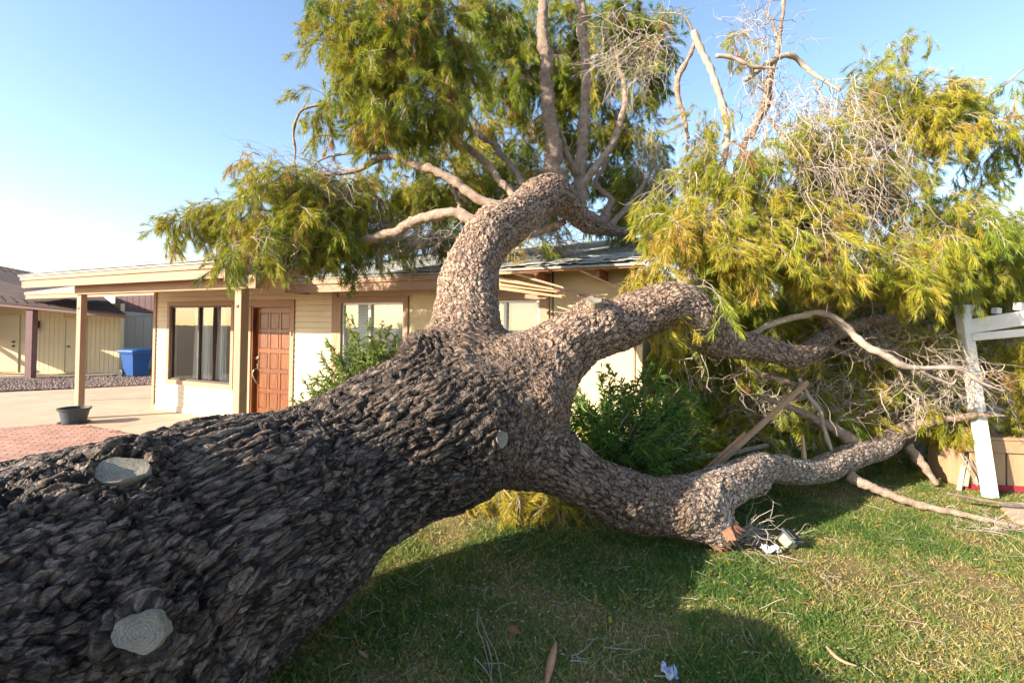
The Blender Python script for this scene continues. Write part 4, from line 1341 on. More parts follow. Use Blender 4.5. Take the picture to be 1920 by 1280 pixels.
# ---- saw cuts: pale discs with growth rings and a rolled collar
def saw_cut(p, n, ra, rb, rot, nm='saw_cut'):
    d, s, u = frame_of(n, (0, 0, 1))
    seg, prof = 40, [(1.06, -.10), (1.03, -.006), (.97, .006), (.6, .0), (.25, -.003), (.02, -.004)]
    a = np.linspace(0, 2 * np.pi, seg, endpoint=False)
    wob = 1 + .07 * np.sin(a * 3 + p[0] * 9) + .05 * np.sin(a * 5 + p[2] * 7) + .025 * np.sin(a * 11)
    V = np.concatenate([np.stack([ra * r * wob * np.cos(a), rb * r * wob * np.sin(a), np.full(seg, z)], 1) for r, z in prof])
    V[:, 2] += .012 * np.sin(V[:, 0] * 9 + 1) * np.cos(V[:, 1] * 11)
    c, si = math.cos(rot), math.sin(rot)
    V = V @ np.array([[c, si, 0], [-si, c, 0], [0, 0, 1]])
    kq = len(prof)
    q_ = np.array([[i * seg + j, i * seg + (j + 1) % seg, (i + 1) * seg + (j + 1) % seg, (i + 1) * seg + j] for i in range(kq - 1) for j in range(seg)])
    me = new_mesh(nm, V, [q_, (np.arange(seg) + (kq - 1) * seg)[None, :]], smooth=False)
    o = link(nm, me, M['saw'], tree)
    Mx = Matrix(((s[0], u[0], d[0]), (s[1], u[1], d[1]), (s[2], u[2], d[2])))
    o.matrix_local = Matrix.Translation(Vector(p + n * .012 - TO)) @ Mx.to_4x4()
for (p, n_, ra, rb, ro_) in CUT_AT: saw_cut(p, n_, ra, rb, ro_)

# torn end of the low limb: splintered spikes
p_end = PATHS['stub_d'][-1]
dirv = PATHS['stub_d'][-1, :3] - PATHS['stub_d'][-3, :3]; dirv /= np.linalg.norm(dirv)
_, s_, u_ = frame_of(dirv)
spk = []
for i in range(160):
    a, r = R.uniform(0, 6.28), math.sqrt(R.random()) * p_end[3] * .92
    b = p_end[:3] + s_ * r * math.cos(a) + u_ * r * math.sin(a) + dirv * .05
    L = R.uniform(.03, .10)
    w = R.uniform(.006, .016)
    t = b + dirv * L + R.normal(0, .012, 3)
    spk.append((np.array([b + s_ * w, b - s_ * w * .5 + u_ * w, b - s_ * w * .5 - u_ * w, t]) - TO, [np.array([[0, 1, 3], [1, 2, 3], [2, 0, 3]])]))
nn_ = 20
an_ = np.linspace(0, 6.283, nn_, endpoint=False)
rim_ = p_end[:3] + dirv * .045 + (p_end[3] * .95 * (1 + .15 * np.sin(an_ * 3)) * np.cos(an_))[:, None] * s_ + (p_end[3] * .95 * np.sin(an_))[:, None] * u_ + dirv * (.05 * np.sin(an_ * 5))[:, None]
spk.append((np.concatenate([rim_, rim_ - dirv * .16, [p_end[:3] + dirv * .03]]) - TO, [np.array([[i, (i + 1) % nn_, 2 * nn_] for i in range(nn_)]), np.array([[i + nn_, (i + 1) % nn_ + nn_, (i + 1) % nn_, i] for i in range(nn_)])]))
link('torn_wood', new_mesh('torn_wood', *merge(spk)), M['splinter'], tree)

# root plate torn out of the ground, beyond the left edge of the photograph
rp = np.array([-2.64, .33, .75])
ax_ = np.array([.89, .456, 0.0]); ax_ /= np.linalg.norm(ax_)
_, rs, ru = frame_of(ax_)
rs = np.array([-.456, .89, 0.0]); ru = np.array([0, 0, 1.0])
nr, na = 16, 56
gr, ga = np.meshgrid(np.linspace(0, 1, nr), np.linspace(0, 2 * np.pi, na, endpoint=False), indexing='ij')
pl = []
for side in (0, 1):
    rr_ = gr * (1.20 / (np.abs(np.cos(ga) / .76) ** 4 + np.abs(np.sin(ga)) ** 4) ** .25 + .05 * np.sin(ga * 7))
    c_ = rp + (rr_ * np.cos(ga))[..., None] * rs + (rr_ * np.sin(ga))[..., None] * ru
    th = (.30 * (1 - gr ** 2.5) + .04) * (1 if side else -1.3)
    nz = (vnoise(c_.reshape(-1, 3) * 5, 81 + side).reshape(nr, na) - .5) * .16
    c_ = c_ + (th + nz * (1 if side else -1))[..., None] * ax_
    pl.append(c_.reshape(-1, 3))
qd = np.array([[i * na + j, (i + 1) * na + j, (i + 1) * na + (j + 1) % na, i * na + (j + 1) % na] for i in range(nr - 1) for j in range(na)])
rim = np.array([[(nr - 1) * na + j, nr * na + (nr - 1) * na + j, nr * na + (nr - 1) * na + (j + 1) % na, (nr - 1) * na + (j + 1) % na] for j in range(na)])
Vp = np.concatenate(pl); Vp[:, 2] = np.clip(Vp[:, 2], -.05, 1.96 + .05 * np.sin(Vp[:, 0] * 9))
link('root_plate', new_mesh('root_plate', Vp - TO, [np.concatenate([qd[:, ::-1], qd + nr * na, rim])], smooth=True), M['dirt'], tree)
ft = catmull(np.array([[-2.02, 1.55, .52, .60], [-2.25, .95, .58, .66], [-2.6, .35, .72, .85]]), 12)
V, Fc = tubes(ft[None, :, :3] - TO, ft[None, :, 3], 24)
link('trunk_foot', new_mesh('trunk_foot', V, Fc, smooth=True), M['bark_thin'], tree)
for k in range(22):
    a_ = k / 22 * 6.283 + random.uniform(-.1, .1)
    dr0 = rs * math.cos(a_) + ru * math.sin(a_)
    L_ = random.uniform(.25, .7)
    pts_ = np.array([rp + dr0 * .5, rp + dr0 * .95, rp + dr0 * (1.05 + L_ * .4) - ax_ * .1, rp + dr0 * (1.05 + L_ * .7) + np.array([0, 0, -.15 * L_])])
    if pts_[-1, 2] < .05 or pts_[-1, 2] > 1.25: continue
    Q_ = catmull(pts_, 12)
    V, Fc = tubes(Q_[None] - TO, np.linspace(.07, .012, 12)[None], 7)
    link('root', new_mesh('root', V, Fc, smooth=True), M['bark_thin'], tree)

# ---- branches: tapering tubes
def wiggle(Q, amp, freq, salt):
    s = np.concatenate([[0], np.cumsum(np.linalg.norm(np.diff(Q[:, :3], axis=0), axis=1))])
    w = np.minimum(1, s / .3)
    for ax in range(3):
        Q[:, ax] += w * amp * (vnoise(np.stack([s * freq, s * 0 + ax * 7.3, s * 0 + salt], 1), 51) - .5) * 2
    return Q
BR = []
def branch(pts, sides=9, amp=.03, mat='bark_thin'):
    P = px_path(pts); P[:, 3] *= .82
    L = np.linalg.norm(np.diff(P[:, :3], axis=0), axis=1).sum()
    n = max(10, int(L / .03))
    Q = wiggle(catmull(P, n), amp, 4.0, len(BR) * 3.7)
    Q[:, 3] *= 1 + .08 * np.sin(np.arange(n) * 1.3 + len(BR)) * (np.arange(n) > 1)
    V, Fc = tubes(Q[None, :, :3] - TO, np.maximum(Q[None, :, 3], .003), sides)
    cen = np.repeat(Q[:, :3] - TO, sides, 0)
    rel_ = V - cen
    V = cen + rel_ * (1 + .55 * (vnoise(V * 30, 95) - .5) + .5 * (vnoise(V * 12, 96) - .5))[:, None]
    o = link('branch', new_mesh('branch', V, Fc, smooth=True), M[mat], tree)
    BR.append(Q)
    return Q

# upper crown: the two poles and the limbs around them
branch([(1042, 385, 5.9, 90), (1038, 335, 6.0, 56), (1036, 300, 6.02, 44), (1035, 250, 6.1, 34), (1024, 130, 6.2, 28), (1013, 0, 6.3, 23), (1006, -130, 6.4, 18)], 12)
branch([(1085, 400, 6.2, 40), (1087, 340, 6.4, 30), (1093, 260, 6.5, 26), (1095, 130, 6.6, 22), (1090, 0, 6.7, 18), (1088, -120, 6.8, 14)], 12)
branch([(1088, 350, 6.35, 22), (1130, 295, 6.5, 16), (1160, 240, 6.6, 15), (1174, 170, 6.7, 12), (1155, 110, 6.8, 8), (1130, 50, 6.9, 5)])
branch([(1080, 325, 6.3, 18), (1050, 255, 6.2, 12), (1030, 190, 6.15, 8)])
branch([(905, 425, 5.0, 30), (850, 403, 5.1, 24), (790, 412, 5.35, 23), (740, 432, 5.6, 21), (690, 452, 5.85, 18), (640, 462, 6.1, 12)], 10)
branch([(945, 392, 5.2, 30), (900, 372, 5.3, 22), (850, 340, 5.4, 20), (790, 312, 5.55, 19), (730, 293, 5.7, 15), (690, 312, 5.8, 13), (655, 325, 5.9, 10), (600, 324, 6.0, 6)], 10)
branch([(740, 296, 5.7, 10), (690, 285, 5.8, 7), (630, 290, 5.9, 5), (570, 320, 6.0, 3)])
branch([(640, 205, 6.2, 5), (600, 199, 6.2, 6), (565, 210, 6.2, 6), (549, 245, 6.2, 6), (555, 290, 6.2, 5), (560, 330, 6.2, 4)])
branch([(660, 256, 6.2, 5), (610, 254, 6.2, 6), (585, 262, 6.2, 5), (565, 290, 6.2, 4)])
branch([(968, 380, 5.5, 20), (935, 330, 5.8, 15), (890, 288, 6.1, 14), (845, 255, 6.4, 12), (800, 215, 6.7, 8)])
branch([(990, 368, 5.7, 20), (960, 310, 6.3, 14), (920, 268, 6.8, 13), (870, 235, 7.2, 12), (820, 190, 7.5, 8)])
branch([(1000, 160, 7.6, 14), (960, 110, 7.7, 12), (920, 85, 7.8, 10), (875, 50, 7.9, 7)])
branch([(880, 430, 5.3, 10), (850, 350, 7.0, 9), (880, 380, 7.0, 8)])
branch([(1120, 425, 6.5, 24), (1145, 380, 6.9, 15), (1120, 345, 7.2, 12), (1135, 300, 7.4, 9)])
branch([(1130, 432, 6.6, 22), (1165, 400, 6.9, 14), (1190, 370, 7.1, 10), (1215, 330, 7.2, 6)])
branch([(1150, 435, 6.7, 20), (1110, 400, 7.2, 12), (1085, 392, 7.4, 10)])
branch([(1060, 415, 6.3, 16), (1000, 440, 6.5, 12), (940, 455, 6.9, 9), (860, 450, 7.4, 6)])
# right crown
branch([(1275, 560, 4.5, 34), (1300, 500, 4.7, 26), (1330, 420, 5.0, 22), (1370, 340, 5.3, 18), (1400, 260, 5.5, 14), (1440, 190, 5.6, 10), (1455, 100, 5.7, 7), (1440, 20, 5.7, 5)])
branch([(1305, 560, 4.6, 40), (1296, 525, 4.65, 34), (1290, 500, 4.7, 26)], 10)
branch([(1345, 360, 5.2, 16), (1362, 240, 5.4, 15), (1345, 170, 5.4, 15), (1325, 110, 5.4, 15), (1303, 58, 5.4, 15)], 10, mat='twig')
branch([(1342, 105, 5.4, 8), (1375, 108, 5.4, 9), (1410, 125, 5.4, 8), (1460, 130, 5.4, 6)], mat='twig')
branch([(1290, 260, 5.6, 8), (1272, 185, 5.6, 12), (1275, 145, 5.6, 13), (1300, 95, 5.6, 9), (1298, 60, 5.6, 7), (1270, 30, 5.6, 4), (1220, 25, 5.7, 3)])
branch([(1410, 260, 5.5, 14), (1450, 120, 5.5, 12), (1462, 60, 5.5, 9), (1470, -20, 5.5, 6)])
branch([(1400, 150, 5.5, 14), (1470, 105, 5.5, 13), (1520, 135, 5.5, 10), (1570, 170, 5.4, 7)], mat='twig')
branch([(1530, 560, 5.5, 26), (1520, 480, 5.6, 20), (1560, 380, 5.6, 16), (1640, 280, 5.6, 12), (1760, 220, 5.6, 9), (1830, 195, 5.6, 6), (1920, 130, 5.6, 4)], mat='twig')
branch([(1560, 400, 5.6, 12), (1500, 300, 5.5, 10), (1440, 220, 5.5, 8)])
branch([(1600, 330, 5.6, 9), (1560, 230, 5.5, 7), (1530, 150, 5.5, 5)], mat='twig')
# middle right: arching grey branch and its neighbours
branch([(1405, 630, 5.05, 16), (1450, 605, 5.0, 15), (1500, 590, 4.95, 14), (1560, 596, 4.9, 15), (1620, 640, 4.85, 16), (1680, 680, 4.8, 15), (1730, 690, 4.8, 12), (1800, 692, 4.8, 10), (1835, 715, 4.8, 8), (1880, 735, 4.8, 5)], 10, mat='twig')
branch([(1715, 687, 4.8, 9), (1745, 705, 4.8, 7), (1790, 722, 4.8, 4)], mat='twig')
branch([(1560, 625, 5.55, 34), (1620, 605, 5.7, 24), (1680, 595, 5.8, 18), (1730, 570, 5.9, 12)], 10)
branch([(1565, 620, 5.55, 34), (1545, 580, 5.7, 30), (1515, 545, 5.8, 26), (1500, 510, 5.9, 18)], 10)
branch([(1575, 600, 5.3, 9), (1610, 575, 5.3, 8), (1660, 570, 5.3, 7), (1720, 575, 5.3, 4)])
branch([(1600, 640, 5.9, 16), (1680, 610, 6.1, 14), (1760, 580, 6.3, 18), (1830, 577, 6.4, 16), (1870, 590, 6.5, 10)])
branch([(1550, 650, 5.5, 14), (1600, 670, 5.6, 9), (1640, 690, 5.6, 5)])
branch([(1620, 560, 6.3, 14), (1690, 540, 6.5, 12), (1720, 510, 6.6, 9)])
branch([(1800, 560, 6.4, 5), (1860, 555, 6.4, 7), (1930, 540, 6.4, 6)], mat='twig')
# low right
branch([(1690, 810, 5.8, 40), (1730, 795, 5.6, 22), (1790, 785, 5.45, 15), (1840, 777, 5.3, 12), (1882, 779, 5.2, 7)], 10)
branch([(1630, 850, 5.55, 36), (1590, 820, 5.5, 26), (1555, 795, 5.45, 22), (1520, 782, 5.4, 18), (1475, 765, 5.35, 13), (1430, 742, 5.4, 8)], 10)
branch([(1590, 890, 5.25, 26), (1640, 915, 5.1, 19), (1700, 938, 4.95, 17), (1760, 953, 4.8, 15), (1840, 972, 4.62, 13), (1912, 988, 4.48, 11)], 10, amp=.012)
branch([(1700, 835, 5.85, 26), (1725, 865, 5.75, 18), (1742, 890, 5.68, 15), (1756, 912, 5.6, 10)])
branch([(1560, 845, 5.3, 8), (1540, 790, 5.25, 9), (1515, 745, 5.2, 8), (1500, 710, 5.2, 6)], mat='twig')
branch([(1440, 770, 6.0, 8), (1530, 740, 6.0, 12), (1620, 735, 6.0, 14), (1700, 730, 6.0, 10)])
branch([(1550, 770, 5.9, 8), (1620, 755, 5.8, 12), (1690, 752, 5.8, 9)])
branch([(1430, 700, 6.2, 8), (1500, 720, 6.1, 12), (1560, 715, 6.1, 9), (1620, 735, 6.1, 7)])
branch([(1470, 690, 6.3, 22), (1480, 740, 6.2, 18), (1465, 790, 6.1, 12)])
branch([(1280, 860, 4.9, 10), (1360, 850, 5.2, 12), (1440, 835, 5.5, 9)])
branch([(1775, 924, 4.95, 5), (1850, 938, 4.9, 7), (1935, 950, 4.85, 6)], amp=.008)

# ---- twigs: many thin wandering tubes
def twigs(starts, dirs, length, k=9, droop=.12, wig=.30, r0=.0045, r1=.0014):
    m = len(starts)
    P = np.zeros((m, k, 3)); P[:, 0] = starts
    d = dirs / (np.linalg.norm(dirs, axis=1, keepdims=True) + 1e-9)
    step = (np.asarray(length) / (k - 1)).reshape(-1, 1) * np.ones((m, 1))
    for i in range(1, k):
        d = d + R.normal(0, wig, (m, 3)) + np.array([0, 0, -droop])
        d /= np.linalg.norm(d, axis=1, keepdims=True)
        P[:, i] = P[:, i - 1] + d * step
    P[:, :, 2] = np.maximum(P[:, :, 2], .012)
    t = np.linspace(0, 1, k)
    Rr = (r0 * (1 - t) + r1 * t)[None] * R.uniform(.6, 1.25, (m, 1))
    return P, Rr

def twig_cloud(regions, name='twigs'):
    """regions: (px, py, Y, rx, ry, depth, count, (dx, dy, dz), length, droop)"""
    Ps, Rs = [], []
    for (px, py, Y, rx_, ry_, dep, cnt, dr_, ln, dp) in regions:
        u = R.normal(0, .5, (cnt, 3)); u = np.clip(u, -1, 1)
        c = np.array([at(px + rx_ * a, py + ry_ * b, Y + dep * e) for a, b, e in u])
        d = np.array(dr_) + R.normal(0, .55, (cnt, 3))
        P_, R_ = twigs(c, d, R.uniform(.5, 1.3, cnt) * ln, droop=dp)
        Ps.append(P_); Rs.append(R_)
        # side shoots
        j = R.integers(2, 7, cnt)
        s0 = P_[np.arange(cnt), j]
        dd = P_[np.arange(cnt), j + 1] - s0 + R.normal(0, .06, (cnt, 3))
        P2, R2 = twigs(s0, dd, R.uniform(.3, .7, cnt) * ln, droop=dp)
        Ps.append(P2); Rs.append(R2 * .7)
    V, Fc = tubes(np.concatenate(Ps) - TO, np.concatenate(Rs), 3, cap=False)
    o = link(name, new_mesh(name, V, Fc), M['twig'], tree)
    o['kind'] = 'stuff'
    return o
twig_cloud([(1560, 200, 5.45, 120, 60, .4, 150, (.3, -.2, -.5), .75, .16), (1600, 330, 5.4, 110, 90, .4, 190, (.1, -.2, -1), .8, .14),
            (1430, 160, 5.5, 50, 110, .2, 70, (.1, -.1, -.6), .6, .1), (1420, 60, 5.5, 40, 50, .2, 45, (.2, 0, .6), .5, .02),
            (1300, 330, 5.3, 40, 80, .3, 70, (-.3, -.1, -1), .7, .12), (1560, 430, 5.0, 150, 70, .3, 70, (.1, -.2, -1), .6, .12), (1500, 250, 4.95, 120, 80, .3, 80, (.1, -.2, -1), .8, .14), (1600, 290, 4.9, 90, 90, .3, 80, (.1, -.2, -1), .7, .14), (1760, 230, 5.6, 80, 40, .2, 40, (.6, 0, -.2), .5, .08)])
twig_cloud([(1200, 95, 6.2, 70, 50, .3, 90, (-.6, 0, -.3), .8, .06), (1150, 70, 6.8, 60, 60, .3, 45, (-.4, 0, -.4), .7, .08), (1220, 310, 7.3, 30, 70, .3, 80, (.2, 0, -1), .6, .1),
            (780, 60, 5.9, 50, 70, .2, 40, (0, -.2, -1), .6, .15), (1000, 300, 7.4, 120, 60, .4, 90, (0, 0, -.5), .6, .08)])
twig_cloud([(600, 340, 5.9, 70, 30, .3, 110, (-.6, -.1, .05), .7, .09), (560, 420, 5.9, 80, 40, .3, 90, (-.4, -.3, -.5), .55, .1), (530, 480, 5.4, 50, 20, .2, 50, (-.2, -.5, -.6), .4, .12),
            (800, 440, 6.3, 80, 18, .4, 120, (-.8, 0, -.1), .7, .06), (1010, 445, 6.6, 70, 12, .4, 110, (.6, -.1, -.05), .6, .05), (690, 480, 6.1, 40, 20, .2, 50, (-.6, -.2, -.2), .5, .08)])
twig_cloud([(1640, 640, 5.6, 120, 40, .5, 120, (.3, -.3, -.2), .5, .05), (1780, 690, 5.1, 70, 40, .3, 90, (.4, -.3, -.5), .45, .08), (1570, 740, 5.9, 110, 60, .5, 140, (.2, -.3, -.2), .55, .05),
            (1420, 720, 6.0, 60, 60, .4, 70, (.2, -.2, -.3), .5, .06), (1720, 740, 5.6, 70, 40, .4, 80, (.3, -.3, -.4), .4, .08), (1850, 540, 6.3, 80, 30, .4, 80, (.6, 0, .05), .6, .04),
            (1640, 560, 6.2, 120, 25, .5, 90, (.5, 0, .1), .6, .05), (1860, 620, 5.9, 50, 60, .4, 60, (.3, -.2, -.3), .4, .06), (1300, 690, 5.6, 40, 50, .3, 30, (.3, -.2, -.4), .5, .06)])
twig_cloud([(1385, 1000, 4.15, 45, 12, .15, 46, (.9, -.25, .02), .42, .04), (940, 945, 5.0, 70, 18, .3, 60, (.3, -.3, .1), .4, .1), (1850, 1005, 4.5, 70, 8, .15, 26, (.8, -.15, 0), .4, .05)])

# ---- foliage: sprigs of drooping thread-like needles, scattered as instances
def sprig(seed):
    r = np.random.default_rng(seed)
    k = 7
    main = np.zeros((1, k, 3)); d = np.array([1.0, 0, r.uniform(-.1, .5)])
    L = r.uniform(.30, .42)
    for i in range(1, k):
        d = d + np.array([0, 0, -.42]) + r.normal(0, .12, 3); d /= np.linalg.norm(d)
        main[0, i] = main[0, i - 1] + d * L / (k - 1)
    subs = []
    ns = 9
    for j in range(ns):
        t = .15 + .85 * j / (ns - 1)
        x = t * (k - 1.001); i = int(x); f = x - i
        p = main[0, i] * (1 - f) + main[0, i + 1] * f
        T = main[0, i + 1] - main[0, i]; T /= np.linalg.norm(T)
        dd = T * .8 + r.normal(0, .55, 3); dd /= np.linalg.norm(dd)
        P = np.zeros((5, 3)); P[0] = p
        l = r.uniform(.08, .19)
        for i2 in range(1, 5):
            dd = dd + np.array([0, 0, -.28]) + r.normal(0, .1, 3); dd /= np.linalg.norm(dd)
            P[i2] = P[i2 - 1] + dd * l / 4
        subs.append(P)
    S = np.array(subs)
    n = 46
    t = np.sqrt(r.random((ns, n))) * 3.999
    i = t.astype(int); f = (t - i)[..., None]
    mi = np.arange(ns)[:, None]
    b = S[mi, i] * (1 - f) + S[mi, i + 1] * f
    T = S[mi, i + 1] - S[mi, i]; T /= np.linalg.norm(T, axis=2, keepdims=True)
    nd = T + r.normal(0, .42, (ns, n, 3)) + np.array([0, 0, -.22]); nd /= np.linalg.norm(nd, axis=2, keepdims=True)
    ln = r.uniform(.045, .11, (ns, n, 1))
    sd = np.cross(nd, r.normal(0, 1, (ns, n, 3))); sd /= np.linalg.norm(sd, axis=2, keepdims=True)
    w = .0017
    mid = b + nd * ln * .6
    tip = b + nd * ln + np.array([0, 0, -.3]) * ln * .35
    Vn = np.stack([b + sd * w * .7, b - sd * w * .7, mid - sd * w, tip, mid + sd * w], 2).reshape(-1, 3)
    j = np.arange(ns * n)[:, None] * 5
    Fn = [j + np.array([[0, 1, 2, 4]]), j + np.array([[4, 2, 3]])]
    tn = np.repeat(np.clip(.5 + r.normal(0, .22, ns * n) + np.repeat(r.normal(0, .15, ns), n), 0, 1), 5)
    V1, F1 = tubes(main, np.linspace(.0042, .0018, k)[None], 3, cap=False)
    V2, F2 = tubes(S, np.linspace(.0022, .001, 5)[None] * np.ones((ns, 1)), 3, cap=False)
    Vs, Fs = merge([(V1, F1), (V2, F2)])
    V = np.concatenate([Vn, Vs])
    fs = [Fn[0], Fn[1]] + [x + len(Vn) for x in Fs]
    me = new_mesh('needle_sprig', V, fs, {'tint': np.concatenate([tn, np.full(len(Vs), .5)])})
    me.materials.append(M['foliage']); me.materials.append(M['twig'])
    nf = len(Fn[0]) * 2
    me.polygons.foreach_set('material_index', np.concatenate([np.zeros(nf, np.int32), np.ones(len(me.polygons) - nf, np.int32)]))
    return bpy.data.objects.new('needle_sprig', me)
SPRIGS = [sprig(500 + i) for i in range(7)]

def scatter_group():
    ng = bpy.data.node_groups.new('sprig_scatter', 'GeometryNodeTree')
    ng.interface.new_socket('Geometry', in_out='INPUT', socket_type='NodeSocketGeometry')
    ng.interface.new_socket('Geometry', in_out='OUTPUT', socket_type='NodeSocketGeometry')
    N, L = ng.nodes, ng.links
    gi, go = N.new('NodeGroupInput'), N.new('NodeGroupOutput')
    jn = N.new('GeometryNodeJoinGeometry')
    for o in SPRIGS:
        oi = N.new('GeometryNodeObjectInfo'); oi.inputs['Object'].default_value = o; oi.inputs['As Instance'].default_value = True
        L.new(oi.outputs['Geometry'], jn.inputs[0])
    ip = N.new('GeometryNodeInstanceOnPoints')
    ip.inputs['Pick Instance'].default_value = True
    def named(n, t):
        a = N.new('GeometryNodeInputNamedAttribute'); a.data_type = t; a.inputs['Name'].default_value = n
        return [s for s in a.outputs if s.enabled and s.name == 'Attribute'][0]
    er = N.new('FunctionNodeEulerToRotation')
    L.new(named('rot', 'FLOAT_VECTOR'), er.inputs[0])
    fi = N.new('FunctionNodeFloatToInt'); L.new(named('pick', 'FLOAT'), fi.inputs[0])
    L.new(gi.outputs[0], ip.inputs['Points']); L.new(jn.outputs[0], ip.inputs['Instance'])
    L.new(er.outputs[0], ip.inputs['Rotation']); L.new(fi.outputs[0], ip.inputs['Instance Index'])
    L.new(named('scl', 'FLOAT'), ip.inputs['Scale'])
    L.new(ip.outputs[0], go.inputs[0])
    return ng
SCATTER = scatter_group()

def foliage(clumps, scale=1.0, name='foliage'):
    """clumps: (px, py, Y, rx, ry, depth, density, tint, droop)"""
    Cs, Rs, Ts, Ss = [], [], [], []
    for (px, py, Y, rx_, ry_, dep, dens, tint, dp) in clumps:
        area = rx_ * ry_ * (Y / 6.0) ** 2
        m = max(6, int(area * .019 * dens * scale))
        nt = max(4, m // 5)
        tu = R.normal(0, 1, (nt, 3)); tu /= np.linalg.norm(tu, axis=1, keepdims=True)
        tu *= (R.random((nt, 1)) ** .42) * .92
        pick = R.integers(0, nt, m)
        ex = at(px + rx_, py, Y) - at(px, py, Y); ey = at(px, py - ry_, Y) - at(px, py, Y)
        u = tu[pick]
        c = at(px, py, Y) + u[:, :1] * ex + u[:, 1:2] * np.array([0, dep, 0]) + u[:, 2:3] * ey + R.normal(0, .05, (m, 3))
        c[:, 2] = np.maximum(c[:, 2], .12)
        out = u * np.array([1, 1, 0]) + R.normal(0, .55, (m, 3))
        rz_ = np.arctan2(out[:, 1], out[:, 0])
        Rs.append(np.stack([R.normal(0, .35, m), R.normal(0, .35, m) - .25 * u[:, 2], rz_], 1))
        tt = R.normal(tint + .05, .10, nt)[pick] + R.normal(0, .05, m)
        Ts.append(np.where(R.random(m) < .05, R.uniform(.78, .95, m), np.clip(tt, .04, .78)))
        Ss.append(R.uniform(.7, 1.25, m)); Cs.append(c)
    C = np.concatenate(Cs) - TO
    me = bpy.data.meshes.new(name)
    me.vertices.add(len(C)); me.vertices.foreach_set('co', C.astype(np.float32).ravel())
    def put(n, a, t):
        x = me.attributes.new(n, t, 'POINT'); x.data.foreach_set('vector' if t == 'FLOAT_VECTOR' else 'value', np.asarray(a, np.float32).ravel())
    put('rot', np.concatenate(Rs), 'FLOAT_VECTOR'); put('scl', np.concatenate(Ss), 'FLOAT')
    put('tint_i', np.concatenate(Ts), 'FLOAT'); put('pick', R.integers(0, len(SPRIGS), len(C)), 'FLOAT')
    o = link(name, me, M['foliage'], tree)
    md = o.modifiers.new('sprigs', 'NODES'); md.node_group = SCATTER
    o['kind'] = 'stuff'
    return len(C)
NF = 0
# top left of the crown, sunlit and hanging
NF += foliage([(690, 45, 5.8, 85, 90, .5, 1.0, .36, .6), (780, 60, 5.7, 90, 80, .5, 1.0, .38, .6), (740, 160, 5.6, 95, 75, .5, 1.1, .38, .7), (660, 130, 5.8, 55, 70, .4, 1.0, .36, .7),
               (820, 190, 5.7, 50, 55, .4, 1.0, .30, .7), (720, 225, 5.7, 60, 40, .4, 1.0, .34, .8), (645, 200, 5.9, 35, 40, .3, .8, .40, .7), (830, 110, 5.8, 45, 60, .4, .9, .34, .7), (740, -30, 5.8, 130, 50, .5, .8, .36, .6)], .85)
# middle and back of the crown
NF += foliage([(930, 40, 7.6, 70, 60, .5, .9, .3, .6), (990, 120, 7.8, 60, 70, .5, .9, .3, .6), (1150, 40, 7.4, 70, 55, .5, .9, .3, .6), (1205, 110, 7.4, 50, 75, .4, .8, .28, .7), (1225, 50, 7.3, 40, 60, .3, .8, .26, .8),
               (930, 170, 7.8, 45, 50, .4, .8, .36, .7), (1060, 90, 7.8, 45, 80, .4, .8, .3, .7), (1120, 190, 7.8, 50, 60, .4, .7, .34, .7), (1060, 230, 7.9, 40, 60, .4, .7, .36, .7), (990, 230, 8.0, 50, 55, .4, .8, .36, .7),
               (1200, 250, 7.9, 45, 60, .4, .6, .36, .8), (900, 300, 8.0, 40, 50, .4, .6, .38, .7), (970, 320, 8.1, 60, 45, .4, .8, .36, .7), (850, 350, 7.6, 60, 45, .4, .8, .40, .7), (780, 360, 7.2, 45, 45, .4, .8, .40, .7),
               (1215, 360, 8.0, 50, 55, .4, .7, .34, .8), (1150, 330, 8.0, 45, 45, .4, .6, .36, .7), (830, 270, 7.0, 50, 40, .4, .7, .36, .8), (780, 300, 6.8, 40, 40, .3, .6, .40, .8), (1020, 380, 8.2, 60, 40, .4, .7, .34, .6), (900, 400, 8.0, 70, 35, .4, .9, .34, .6)], .8)
# dense back of the crown behind the poles
NF += foliage([(880, 120, 8.4, 60, 90, .5, .5, .26, .7), (960, 20, 8.6, 110, 60, .5, .5, .26, .7), (1040, 170, 8.6, 90, 90, .5, .4, .28, .7), (1130, 110, 8.6, 80, 90, .5, .5, .26, .7), (1180, 200, 8.6, 60, 70, .5, .4, .3, .7),
               (930, 270, 8.6, 80, 60, .5, .4, .32, .7), (1080, 300, 8.6, 80, 50, .5, .6, .32, .7), (870, 360, 8.4, 80, 50, .5, .9, .36, .7), (960, 370, 8.4, 80, 40, .5, .9, .34, .7), (1180, 310, 8.6, 70, 60, .5, .4, .34, .7), (760, 370, 7.6, 60, 50, .4, .9, .42, .7), (1200, 390, 8.2, 60, 40, .4, .9, .34, .7), (700, 330, 7.0, 40, 40, .3, .5, .42, .7)], .65)
